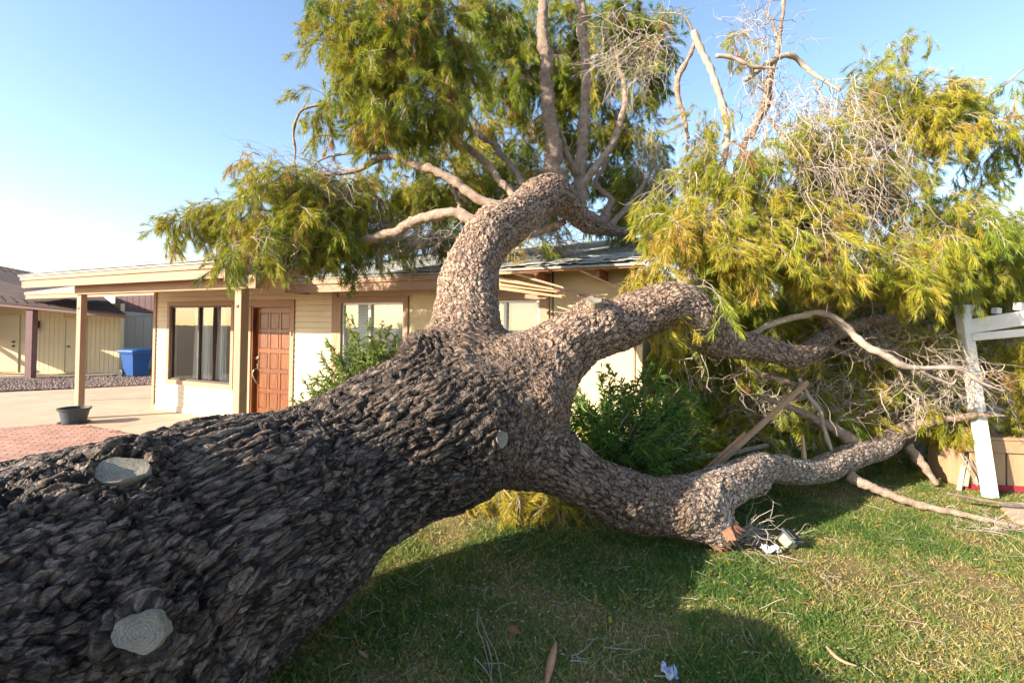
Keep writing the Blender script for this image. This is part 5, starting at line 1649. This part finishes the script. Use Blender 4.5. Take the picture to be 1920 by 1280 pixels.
# over the porch roof
NF += foliage([(560, 374, 5.9, 75, 65, .5, 1.0, .46, .7), (640, 374, 6.1, 65, 70, .5, 1.0, .40, .7), (500, 390, 5.9, 60, 55, .4, 1.0, .50, .7), (440, 410, 5.9, 55, 40, .4, .9, .48, .7), (395, 405, 5.9, 30, 30, .3, .8, .46, .7),
               (340, 433, 5.9, 34, 14, .3, .9, .44, .5), (470, 450, 5.2, 42, 30, .3, 1.1, .36, .8), (445, 470, 5.1, 26, 26, .2, 1.0, .30, .9), (530, 430, 5.6, 60, 35, .4, 1.1, .42, .8), (600, 420, 5.8, 55, 45, .4, 1.1, .38, .8),
               (570, 450, 5.5, 35, 30, .3, 1.0, .40, .8), (690, 384, 6.3, 40, 50, .4, .8, .34, .7), (480, 329, 6.0, 40, 35, .3, .5, .55, .5), (390, 379, 6.0, 12, 22, .1, .6, .5, .6), (640, 450, 5.9, 40, 30, .3, 1.0, .22, .8), (560, 319, 6.0, 60, 25, .3, .45, .52, .5)])
# on the main roof behind the limb
NF += foliage([(770, 420, 6.9, 60, 25, .4, .8, .42, .5), (720, 430, 6.5, 40, 25, .3, .8, .44, .5), (850, 440, 7.2, 60, 22, .4, .7, .36, .4), (1000, 455, 6.5, 40, 10, .3, .6, .5, .3), (1160, 415, 7.4, 60, 25, .4, .6, .4, .5)])
# the big right hand crown
NF += foliage([(1390, 320, 5.2, 75, 60, .5, 1.1, .46, .8), (1440, 260, 5.3, 50, 40, .4, .7, .46, .7), (1340, 400, 5.0, 70, 55, .4, 1.0, .55, .8), (1260, 420, 5.0, 45, 60, .3, .9, .56, .9), (1240, 490, 4.9, 40, 40, .3, 1.0, .54, .9), (1235, 340, 5.2, 26, 40, .2, .8, .54, .9),
               (1330, 470, 4.8, 70, 45, .4, 1.0, .55, .8), (1430, 450, 4.9, 80, 60, .4, 1.1, .52, .8), (1530, 470, 4.9, 80, 60, .4, 1.2, .52, .8), (1630, 480, 4.9, 80, 55, .4, 1.2, .48, .8), (1720, 460, 5.0, 80, 60, .4, 1.2, .42, .8), (1800, 430, 5.1, 70, 60, .4, 1.0, .40, .7),
               (1690, 350, 5.3, 75, 70, .4, .8, .52, .8), (1740, 250, 5.4, 60, 55, .4, 1.0, .44, .6), (1700, 160, 5.4, 75, 40, .4, 1.0, .42, .4), (1660, 130, 5.5, 50, 30, .3, .8, .42, .3), (1770, 180, 5.4, 50, 45, .3, 1.0, .36, .5), (1560, 350, 5.5, 90, 70, .4, .7, .50, .8),
               (1280, 530, 4.7, 45, 30, .3, .9, .5, .9), (1480, 400, 5.4, 70, 70, .4, .8, .48, .8), (1880, 450, 5.3, 45, 40, .3, .9, .42, .6), (1890, 250, 5.5, 35, 60, .3, .9, .40, .8), (1885, 160, 5.6, 30, 40, .2, .4, .44, .6), (1330, 220, 5.4, 25, 40, .2, .6, .52, .8),
               (1390, 75, 5.6, 12, 25, .1, .7, .56, .6), (1690, 60, 5.7, 35, 20, .2, .3, .44, .4), (1240, 560, 4.6, 26, 20, .2, .9, .52, .9), (1620, 230, 5.5, 60, 50, .3, .45, .5, .8), (1800, 350, 5.4, 40, 50, .3, .5, .5, .7), (1920, 470, 5.4, 40, 60, .3, .8, .42, .6)], 1.05)
# the tangle at the lower right
NF += foliage([(1720, 620, 6.0, 80, 45, .5, 1.0, .52, .6), (1620, 680, 6.0, 80, 50, .5, 1.0, .44, .6), (1530, 690, 6.3, 70, 50, .5, 1.0, .34, .6), (1420, 780, 6.0, 70, 60, .5, 1.0, .40, .7), (1350, 720, 6.2, 40, 60, .4, .7, .36, .7), (1265, 690, 5.9, 45, 60, .3, .9, .26, .7), (1240, 640, 6.0, 40, 40, .3, .8, .24, .7), (1400, 700, 6.2, 30, 40, .3, .9, .48, .9),
               (1500, 780, 6.2, 90, 50, .5, 1.0, .30, .6), (1600, 770, 6.3, 80, 40, .5, .9, .36, .6), (1690, 750, 6.3, 70, 40, .3, 1.0, .42, .6), (1740, 760, 5.9, 50, 40, .3, 1.0, .46, .6), (1780, 680, 5.95, 40, 25, .3, .9, .46, .5), (1880, 690, 5.8, 60, 60, .4, 1.0, .46, .6),
               (1890, 750, 5.9, 50, 40, .3, 1.0, .42, .6), (1860, 640, 6.0, 60, 35, .4, 1.0, .48, .5), (1450, 570, 6.6, 90, 30, .5, 1.0, .30, .5), (1600, 560, 6.8, 110, 35, .5, 1.0, .36, .5), (1750, 550, 6.8, 110, 35, .5, 1.0, .46, .4), (1880, 560, 6.8, 80, 40, .5, 1.0, .50, .4),
               (1430, 640, 6.6, 60, 40, .4, .9, .26, .6), (1380, 600, 6.8, 50, 35, .4, 1.0, .28, .6), (1640, 600, 6.5, 80, 40, .4, .9, .44, .5), (1400, 840, 5.8, 60, 40, .4, 1.0, .30, .6), (1480, 840, 5.9, 50, 25, .4, 1.0, .28, .6), (1560, 640, 6.6, 60, 40, .4, .9, .36, .6), (1330, 650, 6.6, 50, 40, .4, .8, .24, .6), (1690, 850, 6.6, 90, 30, .4, .9, .3, .5)], .68)
# behind and under the trunk
NF += foliage([(880, 930, 5.1, 75, 40, .4, 3.0, .58, .6), (965, 930, 4.95, 75, 48, .4, 3.2, .60, .7), (1040, 955, 4.8, 55, 38, .3, 2.6, .50, .7), (1050, 800, 5.2, 30, 30, .3, 1.2, .60, .7), (1120, 870, 5.4, 60, 40, .3, .8, .50, .6)])
# the far side of the crown, beyond the fence
NF += foliage([(1290, 560, 7.2, 90, 40, .5, .9, .3, .6), (1420, 545, 7.2, 90, 40, .5, .9, .3, .6), (1550, 540, 7.2, 90, 40, .5, .9, .34, .6), (1900, 520, 6.0, 60, 50, .4, 1.0, .46, .6), (1700, 530, 7.2, 120, 40, .5, .9, .4, .6),
               (1500, 600, 8.6, 200, 60, .8, .7, .32, .5), (1780, 590, 8.6, 200, 70, .8, .7, .42, .5), (1640, 690, 8.6, 220, 70, .8, .6, .32, .5), (1880, 760, 8.0, 120, 80, .6, .6, .40, .5)])
print('needles', NF)
# ================================================================== THINGS AROUND THE HOUSE
# plant pot on its saucer at the foot of the porch post
pp = ground_at(139, 793)
pot = empty('plant_pot', (pp[0], pp[1], .004))
tag(pot, 'dark slate plastic plant pot with nothing growing, on a saucer by the porch post', 'plant pot')
lathe('saucer', [(.19, 0), (.235, .022), (.225, .024), (.18, .008)], M['pot'], pot, (0, 0, 0), seg=36)
lathe('pot_body', [(.165, .012), (.17, .02), (.215, .235), (.235, .24), (.245, .275), (.225, .275), (.215, .225), (.20, .21)], M['pot'], pot, (0, 0, 0), seg=36)
lathe('soil', [(.205, .205), (.19, .222), (.02, .215)], M['soil'], pot, (0, 0, 0), seg=24)

# blue wheelie bin
bb = ground_at(255, 706)
binr = empty('wheelie_bin', (bb[0], bb[1], 0), -.35)
tag(binr, 'blue plastic wheelie bin with closed lid beside the neighbouring wall', 'bin')
def frustum(x0, y0, x1, y1, z0, z1, sh=0.0, ch=.04):
    def ring(hx, hy, z, dx):
        c = min(ch, hx * .4, hy * .4)
        return [[hx - c + dx, -hy, z], [hx + dx, -hy + c, z], [hx + dx, hy - c, z], [hx - c + dx, hy, z], [-hx + c + dx, hy, z], [-hx + dx, hy - c, z], [-hx + dx, -hy + c, z], [-hx + c + dx, -hy, z]]
    V = np.array(ring(x0, y0, z0, 0) + ring(x1, y1, z1, sh))
    q_ = np.array([[j, (j + 1) % 8, (j + 1) % 8 + 8, j + 8] for j in range(8)])
    return V, [q_, np.arange(8)[None, ::-1], (np.arange(8) + 8)[None, :]]
link('bin_body', new_mesh('bin_body', *frustum(.24, .22, .36, .31, .05, .84, -.02)), M['blue'], binr)
link('bin_rim', new_mesh('bin_rim', *frustum(.40, .35, .41, .36, .80, .87, -.02, .05)), M['blue'], binr)
link('lid', new_mesh('lid', *merge([frustum(.44, .37, .43, .36, .872, .90, -.02, .06), frustum(.41, .34, .30, .24, .90, .955, -.02, .1)])), M['blue'], binr)
V, Fc = box_arrays((.16, .56, .06), .015)
link('handle', new_mesh('handle', V, Fc), M['blue'], binr, (-.5, 0, .86))
for s in (-1, 1):
    lathe('wheel', [(.1, -.03), (.12, -.02), (.12, .02), (.1, .03)], M['black'], binr, (-.33, s * .27, .12), 'y', 18)

# low stack of brown pavers behind the bin
bs = ground_at(285, 701)
st_ = empty('paver_stack', (bs[0] + .25, bs[1] + .35, 0), -.2)
tag(st_, 'low brown stack of pavers behind the blue bin', 'paver stack')
for r_ in range(8):
    for c_ in range(2):
        box('paver', (c_ * .32 + .02 * (r_ % 2), -.2, r_ * .1), (c_ * .32 + .31 + .02 * (r_ % 2), .2, r_ * .1 + .095), M['plank'], st_, .008)

# faint overhead wire
wl = np.array([at(-300, 452, 60), at(60, 484, 60), at(420, 508, 60), at(900, 520, 60)])
Q = catmull(wl, 40)
V, Fc = tubes(Q[None], np.full((1, 40), .02), 4)
tag(link('power_line', new_mesh('power_line', V, Fc), M['grey_wood']), 'thin overhead wire crossing the pale sky at left', 'wire')

# ------------------------------------------------------------------ oleanders and small plants
def leaf_quads(base, d, ln, wd, bend=.25):
    """Lance-shaped leaves: two quads folded on a mid rib. base, d (n,3); ln, wd (n,)."""
    n = len(base)
    d = d / (np.linalg.norm(d, axis=1, keepdims=True) + 1e-9)
    s = np.cross(d, np.array([0, 0, 1.0]) + R.normal(0, .35, (n, 3))); s /= np.linalg.norm(s, axis=1, keepdims=True) + 1e-9
    up = np.cross(s, d)
    ln, wd = ln[:, None], wd[:, None]
    m1 = base + d * ln * .38 + up * ln * .04
    tip = base + d * ln - np.array([0, 0, 1.0]) * ln * bend
    a = m1 + s * wd / 2 + up * wd * .12; b = m1 - s * wd / 2 + up * wd * .12
    m2 = base + d * ln * .72 - np.array([0, 0, 1.0]) * ln * bend * .4
    a2 = m2 + s * wd * .36; b2 = m2 - s * wd * .36
    V = np.stack([base, a, a2, tip, b2, b], 1).reshape(-1, 3)
    i = np.arange(n)[:, None] * 6
    q_ = np.concatenate([i + np.array([[0, 1, 2, 3]]), i + np.array([[0, 3, 4, 5]])])
    return V, q_

def shrub(name, label, cat, base, stems, spread, height, leaf=.12, wd=.02, per=46, tint=.5, lean=(0, 0, 0), mat='oleander', spikes=1.0, clip=None):
    root = empty(name, base)
    tag(root, label, cat)
    tops = []
    k = 10
    P = np.zeros((stems, k, 3)); P[:, 0, :2] = R.normal(0, .10 * spread, (stems, 2))
    a = R.uniform(0, 6.28, stems); rr = np.sqrt(R.random(stems)) * spread
    tgt = np.stack([rr * np.cos(a), rr * np.sin(a), height * R.uniform(.45, 1.0, stems) * (1 - .35 * (rr / spread) ** 2)], 1) + np.array(lean)
    for i in range(1, k):
        t = i / (k - 1)
        P[:, i] = P[:, 0] * (1 - t) + (tgt * np.array([1, 1, 0]) * t ** 1.4 + tgt * np.array([0, 0, 1]) * t ** .85) + R.normal(0, .012, (stems, 3))
    V, Fc = tubes(P, np.linspace(.009, .003, k)[None] * np.ones((stems, 1)), 4, cap=False)
    o = link('stems', new_mesh('stems', V, Fc), M['twig'], root); o['kind'] = 'stuff'
    t = .30 + .70 * R.random((stems, per)) ** .6
    x = t * (k - 1.001); i = x.astype(int); f = (x - i)[..., None]
    mi = np.arange(stems)[:, None]
    b = P[mi, i] * (1 - f) + P[mi, i + 1] * f
    T = P[mi, i + 1] - P[mi, i]; T /= np.linalg.norm(T, axis=2, keepdims=True)
    d = T * .75 * spikes + R.normal(0, .55, (stems, per, 3)) + np.array([0, 0, .12])
    n = stems * per
    V, q_ = leaf_quads(b.reshape(-1, 3), d.reshape(-1, 3), R.uniform(.6, 1.2, n) * leaf, R.uniform(.7, 1.2, n) * wd)
    tn = np.clip(tint + .28 * (t.ravel() - .6) + R.normal(0, .14, n), 0, .95)
    tn = np.where(R.random(n) < .015, 1.0, tn)
    o = link('leaves', new_mesh('leaves', V, q_, {'tint': np.repeat(tn, 6)}), M[mat], root); o['kind'] = 'stuff'
    return root
b1 = W(H(690, 700, 5.55)[0], 5.6)
shrub('oleander_shrub', 'sunlit bright green oleander shrub in front of the blinds window', 'shrub', (b1[0] - .12, b1[1], 0), 120, .74, 2.05, .105, .0155, 90, .66)
b2 = W(H(590, 700, 5.5)[0], 5.55)
shrub('oleander_shrub', 'smaller oleander sprig low beside the wooden front door', 'shrub', (b2[0] + .05, b2[1], 0), 36, .42, 1.2, .10, .015, 60, .6)
b3 = at(1150, 860, 5.0)
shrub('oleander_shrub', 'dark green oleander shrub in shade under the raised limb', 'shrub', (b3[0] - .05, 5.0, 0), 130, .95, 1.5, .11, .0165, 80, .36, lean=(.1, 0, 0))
b4 = ground_at(1400, 900)
shrub('oleander_shrub', 'small oleander shoots at the foot of the leaning boards', 'shrub', (at(1345, 880, 4.95)[0], 4.95, 0), 12, .25, .42, .12, .02, 26, .45)
b5 = W(H(432, 775, 4.9)[0], 4.85)
shrub('porch_weed', 'small yellow green weed at the foot of the second porch post', 'plant', (b5[0], b5[1], 0), 9, .22, .36, .16, .02, 12, .75)
b6 = W(H(520, 790, 5.6)[0], 5.4)
shrub('doorstep_weed', 'dry grassy weed in front of the door bottom', 'plant', (b6[0], b6[1], 0), 9, .42, .36, .2, .012, 10, .7)

# ------------------------------------------------------------------ block wall behind the right hand tangle
bw0, bw1 = np.array([2.35, 7.4, 0]), np.array([8.8, 6.6, 0])
bwd = (bw1 - bw0); bwl = np.linalg.norm(bwd); bwd /= bwl
bwall = empty('block_wall', bw0, math.atan2(bwd[1], bwd[0]))
tag(bwall, 'grey concrete block garden wall behind the broken branches', 'wall')
Vb, Fb = box_arrays((.392, .19, .192), .008)
blk = new_mesh('block', Vb, Fb); blk.materials.append(M['block'])
for r_ in range(8):
    for c_ in range(16):
        link('block', blk, None, bwall, (c_ * .4 + (.2 if r_ % 2 else 0), random.uniform(-.003, .003), .1 + r_ * .2))
box('mortar_core', (-.2, -.08, 0), (6.5, .08, 1.6), M['block'], bwall, 0)

# ------------------------------------------------------------------ white timber frame, broken pickets, crate
def wt_beam(name, root, p0, p1, w, h, mat, **k):
    o = np.array(root.location)
    return beam(name, np.array(p0) - o, np.array(p1) - o, w, h, M[mat], root, .006, **k)
f0 = ground_at(1857, 932)
fr_ = empty('white_timber_frame', (f0[0], f0[1], 0))
tag(fr_, 'leaning white painted timber post and rails, knocked askew at the right edge', 'fence')
ptop = at(1803, 572, 5.5)
wt_beam('post', fr_, f0, ptop, .105, .105, 'white')
wt_beam('rail', fr_, at(1818, 612, 5.46), at(1990, 585, 5.15), .05, .16, 'white')
wt_beam('rail', fr_, at(1822, 632, 5.42), at(1990, 617, 5.12), .045, .085, 'white')
wt_beam('cap_block', fr_, at(1826, 590, 5.45), at(1829, 574, 5.47), .07, .09, 'white')
wt_beam('cap_block', fr_, at(1868, 588, 5.4), at(1869, 577, 5.4), .06, .07, 'white')
wt_beam('cap_block', fr_, at(1912, 582, 5.3), at(1914, 568, 5.3), .08, .09, 'white')
pk = ground_at(1815, 925)
pick = empty('broken_picket_panel', (pk[0] - .05, pk[1] + .15, 0))
tag(pick, 'weathered grey splintered picket panel behind the leaning white post', 'fence panel')
for k in range(9):
    x0, x1 = 1790 + k * 7.0, 1800 + k * 5.0
    y0 = 915 + random.uniform(-18, 16)
    wt_beam('picket', pick, at(x0 + random.uniform(-4, 8), y0, 5.55 + .04 * (k % 3)), at(x1 + random.uniform(8, 26), 800 + random.uniform(-8, 30), 5.75 + .04 * (k % 3)), .05, .018, 'grey_wood', taper=.75)
for k in range(6):
    wt_beam('broken_slat', pick, at(1800 + k * 9, 850 + k * 5, 5.5), at(1832 + k * 5, 895 + random.uniform(-10, 26), 5.46), .035, .015, 'grey_wood', taper=.5)
cr0 = ground_at(1900, 925)
crate = empty('wooden_crate', (cr0[0], cr0[1] + .1, 0), -.15)
tag(crate, 'tan raw wood crate of upright planks behind the white post', 'crate')
for k in range(6):
    box('plank', (-.36 + k * .19, -.02, .03), (-.36 + k * .19 + .172, .0, .50), M['tan_wood'], crate, .004)
box('top_rail', (-.42, -.05, .44), (.85, -.021, .58), M['tan_wood'], crate, .005)
box('lid', (-.45, -.06, .585), (.88, .6, .615), M['tan_wood'], crate, .005)
box('bottom_rail', (-.42, -.045, 0.0), (.3, -.021, .07), M['red'], crate, .005)
box('back_board', (-.42, .56, 0), (.85, .58, .58), M['tan_wood'], crate, .004)
for s in (-.42, .83):
    box('side_board', (s, .001, 0), (s + .02, .56, .58), M['tan_wood'], crate, .004)
pv = [ground_at(1868, 945), ground_at(1990, 950), ground_at(1990, 985), ground_at(1905, 982)]
pav = sheet('paving_slab', [p[:2] for p in pv], .03, M['concrete'], thick=.06)

# boards leaning in the shrub
def loose(name, label, cat, p0, p1, w, h, mat, taper=1.0):
    p0, p1 = np.array(p0), np.array(p1)
    o = beam(name, p0, p1, w, h, M[mat], None, .003, taper=taper)
    return tag(o, label, cat)
loose('loose_board', 'long pale brown board leaning up out of the shrub to the right', 'board', at(1325, 890, 4.7), at(1514, 716, 5.15), .035, .05, 'plank')
loose('loose_board', 'short reddish split board beside the long leaning board', 'board', at(1322, 885, 4.8), at(1398, 812, 5.0), .03, .07, 'trim_raw', .6)
loose('loose_board', 'thin stick half hidden in the dark shrub', 'stick', at(1278, 838, 5.0), at(1306, 807, 5.1), .02, .03, 'plank')
loose('wood_splinter', 'upright yellow wood splinter standing behind the low limb', 'splinter', at(1508, 862, 5.0), at(1505, 814, 5.02), .035, .05, 'tan_wood', .35)

# ------------------------------------------------------------------ lawn: grass, leaf litter, odds and ends
def lawn_points(n):
    """Points on the lawn within view, denser towards the camera."""
    out = []
    while len(out) < n:
        m = n
        px = np.where(R.random(m) < .86, R.uniform(380, 1960, m), R.uniform(1960, 2600, m)); Y = 2.2 + 5.2 * R.random(m) ** 1.5
        x = (px - 960) / F * Y
        ok = (x * .4226 * -1 + Y * 0 > -99)
        b = x * HN[0] + Y * HN[1]
        a = x * HR[0] + Y * HR[1]
        ok &= (b < WALL - .1) | (a > a_end + .1)
        ok &= ~((a < -6.0) & (b > 4.4))
        out += list(np.stack([x, Y], 1)[ok])
    return np.array(out[:n])
NG = 480000
g2 = lawn_points(NG)
patch = vnoise(np.stack([g2[:, 0] * 1.7, g2[:, 1] * 1.7, g2[:, 0] * 0], 1), 71) * .6 + vnoise(np.stack([g2[:, 0] * 6, g2[:, 1] * 6, g2[:, 0] * 0], 1), 72) * .4
keep = R.random(NG) < .12 + 2.4 * patch ** 2
g2, patch = g2[keep], patch[keep]
n = len(g2)
hgt_ = R.uniform(.012, .038, n) * (.6 + .8 * patch)
tuft = R.random(n) < .06
hgt_[tuft] *= R.uniform(1.5, 2.6, tuft.sum())
lean = R.normal(0, .9, (n, 2)) * hgt_[:, None]
ang_ = R.uniform(0, 6.28, n); wd = R.uniform(.0022, .0046, n)
dx = np.stack([np.cos(ang_) * wd, np.sin(ang_) * wd, np.zeros(n)], 1)
base = np.concatenate([g2, np.full((n, 1), -.008)], 1)
tip = base + np.concatenate([lean, hgt_[:, None]], 1)
V = np.stack([base - dx, base + dx, tip], 1).reshape(-1, 3)
tn = np.clip(.83 - .85 * patch + R.normal(0, .22, n), 0, 1)
g = link('lawn_grass', new_mesh('lawn_grass', V, np.arange(3 * n).reshape(-1, 3), {'tint': np.repeat(tn, 3)}), M['grass'])
tag(g, 'short patchy green and straw coloured lawn grass', 'grass', kind='stuff')

n = 6500
g2 = lawn_points(n)
a = R.uniform(0, 6.28, n)
d = np.stack([np.cos(a), np.sin(a), R.normal(.05, .18, n)], 1)
V, q_ = leaf_quads(np.concatenate([g2, R.uniform(.012, .03, (n, 1))], 1), d, R.uniform(.012, .03, n) * (1 + 2.2 * (R.random(n) < .12)), R.uniform(.004, .011, n), .05)
g = link('leaf_litter', new_mesh('leaf_litter', V, q_, {'tint': np.repeat(R.random(n), 6)}), M['litter'])
tag(g, 'scattered yellow and brown fallen leaves on the lawn', 'leaf litter', kind='stuff')
# clover and weeds: low round leaves
n = 5200
c_ = lawn_points(90); idx = R.integers(0, 90, n)
g2 = c_[idx] + R.normal(0, .09, (n, 2))
ok = (g2[:, 0] * HN[0] + g2[:, 1] * HN[1]) < WALL - .15
g2 = g2[ok]; n = len(g2)
a = R.uniform(0, 6.28, n)
V, q_ = leaf_quads(np.concatenate([g2, R.uniform(.015, .035, (n, 1))], 1), np.stack([np.cos(a), np.sin(a), R.normal(.2, .2, n)], 1), R.uniform(.012, .024, n), R.uniform(.01, .018, n), .1)
g = link('clover', new_mesh('clover', V, q_, {'tint': np.repeat(np.clip(R.normal(.2, .12, n), 0, .6), 6)}), M['grass'])
tag(g, 'low green clover patches in the lawn', 'clover', kind='stuff')

# dry twig ends and bark crumbs shed over the lawn
n = 700
g2 = lawn_points(n)
st0 = np.concatenate([g2, R.uniform(.015, .03, (n, 1))], 1)
a = R.uniform(0, 6.28, n)
P_, R_ = twigs(st0, np.stack([np.cos(a), np.sin(a), R.normal(0, .08, n)], 1), R.uniform(.04, .22, n), k=6, droop=.02, wig=.18, r0=.0026, r1=.001)
V, Fc = tubes(P_, R_, 3, cap=False)
nc = 1500
g2 = np.concatenate([lawn_points(nc // 2), np.stack([R.normal(.2, .9, nc // 2), R.normal(3.5, .6, nc // 2)], 1)])
cb = np.concatenate([g2, R.uniform(.01, .025, (len(g2), 1))], 1)
tet = np.array([[1, 0, 0], [-.6, .8, 0], [-.5, -.7, .1], [.1, 0, .45]])
Vc = (cb[:, None] + tet[None] * R.uniform(.004, .014, (len(cb), 1, 1)) * R.choice([-1, 1], (len(cb), 1, 3))).reshape(-1, 3)
ic = np.arange(len(cb))[:, None] * 4
Fq = np.concatenate([ic + np.array([[0, 1, 3]]), ic + np.array([[1, 2, 3]]), ic + np.array([[2, 0, 3]]), ic + np.array([[0, 2, 1]])])
g = link('twig_litter', new_mesh('twig_litter', *merge([(V, Fc), (Vc, [Fq])])), M['twig'])
tag(g, 'thin dry twig ends and bark crumbs strewn over the lawn', 'twig litter', kind='stuff')

# single leaves and scraps that stand out
def one_leaf(px, py, ln, wd, yaw, tint, label, name='fallen_leaf', curl=.1):
    p = ground_at(px, py, .03)
    V, q_ = leaf_quads(np.array([[0, 0, 0.]]), np.array([[math.cos(yaw), math.sin(yaw), .12]]), np.array([ln]), np.array([wd]), curl)
    o = link(name, new_mesh(name, V, q_, {'tint': np.full(6, tint)}), M['litter'], None, p)
    tag(o, label, 'leaf')
one_leaf(948, 1178, .10, .045, -.4, .75, 'broad brown curled leaf in the shaded grass below the trunk')
one_leaf(1142, 1168, .075, .035, 1.2, .03, 'yellow green leaf lying in the shaded lawn')
def strip_thing(name, label, cat, pts, w, mat, flat=.35):
    P = np.array([[*ground_at(a, b, z)] for a, b, z in pts])
    Q = catmull(P, 24)
    T = np.gradient(Q, axis=0); T /= np.linalg.norm(T, axis=1, keepdims=True)
    S = np.cross(T, [0, 0, 1.0]); S /= np.linalg.norm(S, axis=1, keepdims=True)
    t = np.linspace(0, 1, 24)
    ww = w * np.sin(np.pi * np.clip(t * .92 + .06, 0, 1)) ** .6
    V = np.concatenate([Q - S * ww[:, None], Q + [0, 0, w * flat], Q + S * ww[:, None], Q - [0, 0, w * flat * .4]])
    q_ = np.array([[c * 24 + i, c * 24 + i + 1, ((c + 1) % 4) * 24 + i + 1, ((c + 1) % 4) * 24 + i] for c in range(4) for i in range(23)])
    o = link(name, new_mesh(name, V, q_, smooth=True), M[mat])
    return tag(o, label, cat)
strip_thing('bark_strip', 'long reddish bark strip lying in the shaded grass at the bottom', 'bark', [(1024, 1282, .04), (1032, 1245, .05), (1042, 1203, .04)], .022, 'trim_raw')
strip_thing('bark_strip', 'pale curved sliver of bark on the sunlit lawn at lower right', 'bark', [(1550, 1212, .04), (1575, 1235, .045), (1606, 1248, .04)], .016, 'tan_wood')
strip_thing('bark_strip', 'small tan wood chip on the grass right of the trunk', 'bark', [(672, 1218, .04), (690, 1232, .04)], .012, 'tan_wood')
# bare grey twigs on the grass
def twig_thing(label, paths, w):
    Ps = np.stack([catmull(np.array([ground_at(a, b, .03 + .01 * random.random()) for a, b in p]), 14) for p in paths])
    V, Fc = tubes(Ps, np.linspace(w, w * .4, 14)[None] * np.ones((len(paths), 1)), 5)
    o = link('fallen_twig', new_mesh('fallen_twig', V, Fc, smooth=True), M['twig'])
    tag(o, label, 'twig')
twig_thing('long forked grey twig on the shaded lawn at the bottom', [[(896, 1140), (895, 1175), (905, 1200), (915, 1240), (925, 1290)], [(897, 1150), (912, 1190), (930, 1225), (940, 1275)], [(912, 1200), (922, 1240), (918, 1290)], [(890, 1232), (908, 1252), (925, 1280)]], .0042)
twig_thing('thin branching twig in the shade left of the forked twig', [[(700, 1115), (716, 1130), (714, 1155), (722, 1175)], [(716, 1145), (700, 1146), (680, 1158)]], .003)
twig_thing('straight grey twig standing out in the shaded lawn', [[(912, 1100), (909, 1112), (908, 1125)]], .004)
twig_thing('short dry stick beside the scrap of paper', [[(1462, 1040), (1485, 1046), (1505, 1052)]], .005)
# crumpled paper, wrapper, tipped garden light
def crumple(name, label, cat, px, py, sx, sy, mat, seed, yaw=0.0, hz=.05):
    r = np.random.default_rng(seed)
    nx, ny = 12, 9
    u, v = np.meshgrid(np.linspace(-1, 1, nx), np.linspace(-1, 1, ny), indexing='ij')
    z = np.abs(r.normal(0, 1, (nx, ny))) * hz * .4 + hz * .7 * (np.sin(u * 3 + seed) * np.cos(v * 4) + 1) * .5
    x = u * sx * (1 - .25 * np.abs(v)) + r.normal(0, sx * .07, (nx, ny)); y = v * sy * (1 - .3 * np.abs(u)) + r.normal(0, sy * .07, (nx, ny))
    V = np.stack([x, y, z], -1).reshape(-1, 3)
    q_ = np.array([[i * ny + j, (i + 1) * ny + j, (i + 1) * ny + j + 1, i * ny + j + 1] for i in range(nx - 1) for j in range(ny - 1)])
    o = link(name, new_mesh(name, V, q_), M[mat], None, ground_at(px, py, .015), (0, 0, yaw))
    return tag(o, label, cat)
crumple('paper_scrap', 'crumpled white paper scrap beside the tipped garden light', 'paper', 1446, 1036, .075, .045, 'paper', 3, -.5, .05)
crumple('snack_wrapper', 'crumpled blue and white wrapper on the shaded lawn', 'wrapper', 1255, 1268, .035, .055, 'wrapper', 5, .3, .045)
gl = ground_at(1472, 1026)
light = empty('garden_light', (gl[0], gl[1], .02))
tag(light, 'small tipped over garden path light with dark cap on the grass', 'garden light')
lr = bpy.data.objects['garden_light']
lr.rotation_euler = (.5, .35, .5)
box('lamp_cap', (-.075, -.075, .085), (.075, .075, .11), M['pot'], light, .006)
box('cap_top', (-.045, -.045, .111), (.045, .045, .122), M['black'], light, .004)
M['lens'] = surf('yellowed_clear_plastic', (.5, .46, .28), (.42, .38, .22), 6, .25, .05, 40, .5)
box('lens', (-.05, -.05, 0), (.05, .05, .084), M['lens'], light, .006)
for sx in (-1, 1):
    for sy in (-1, 1):
        box('lens_bar', (sx * .052 - .006, sy * .052 - .006, 0), (sx * .052 + .006, sy * .052 + .006, .084), M['black'], light, .002)
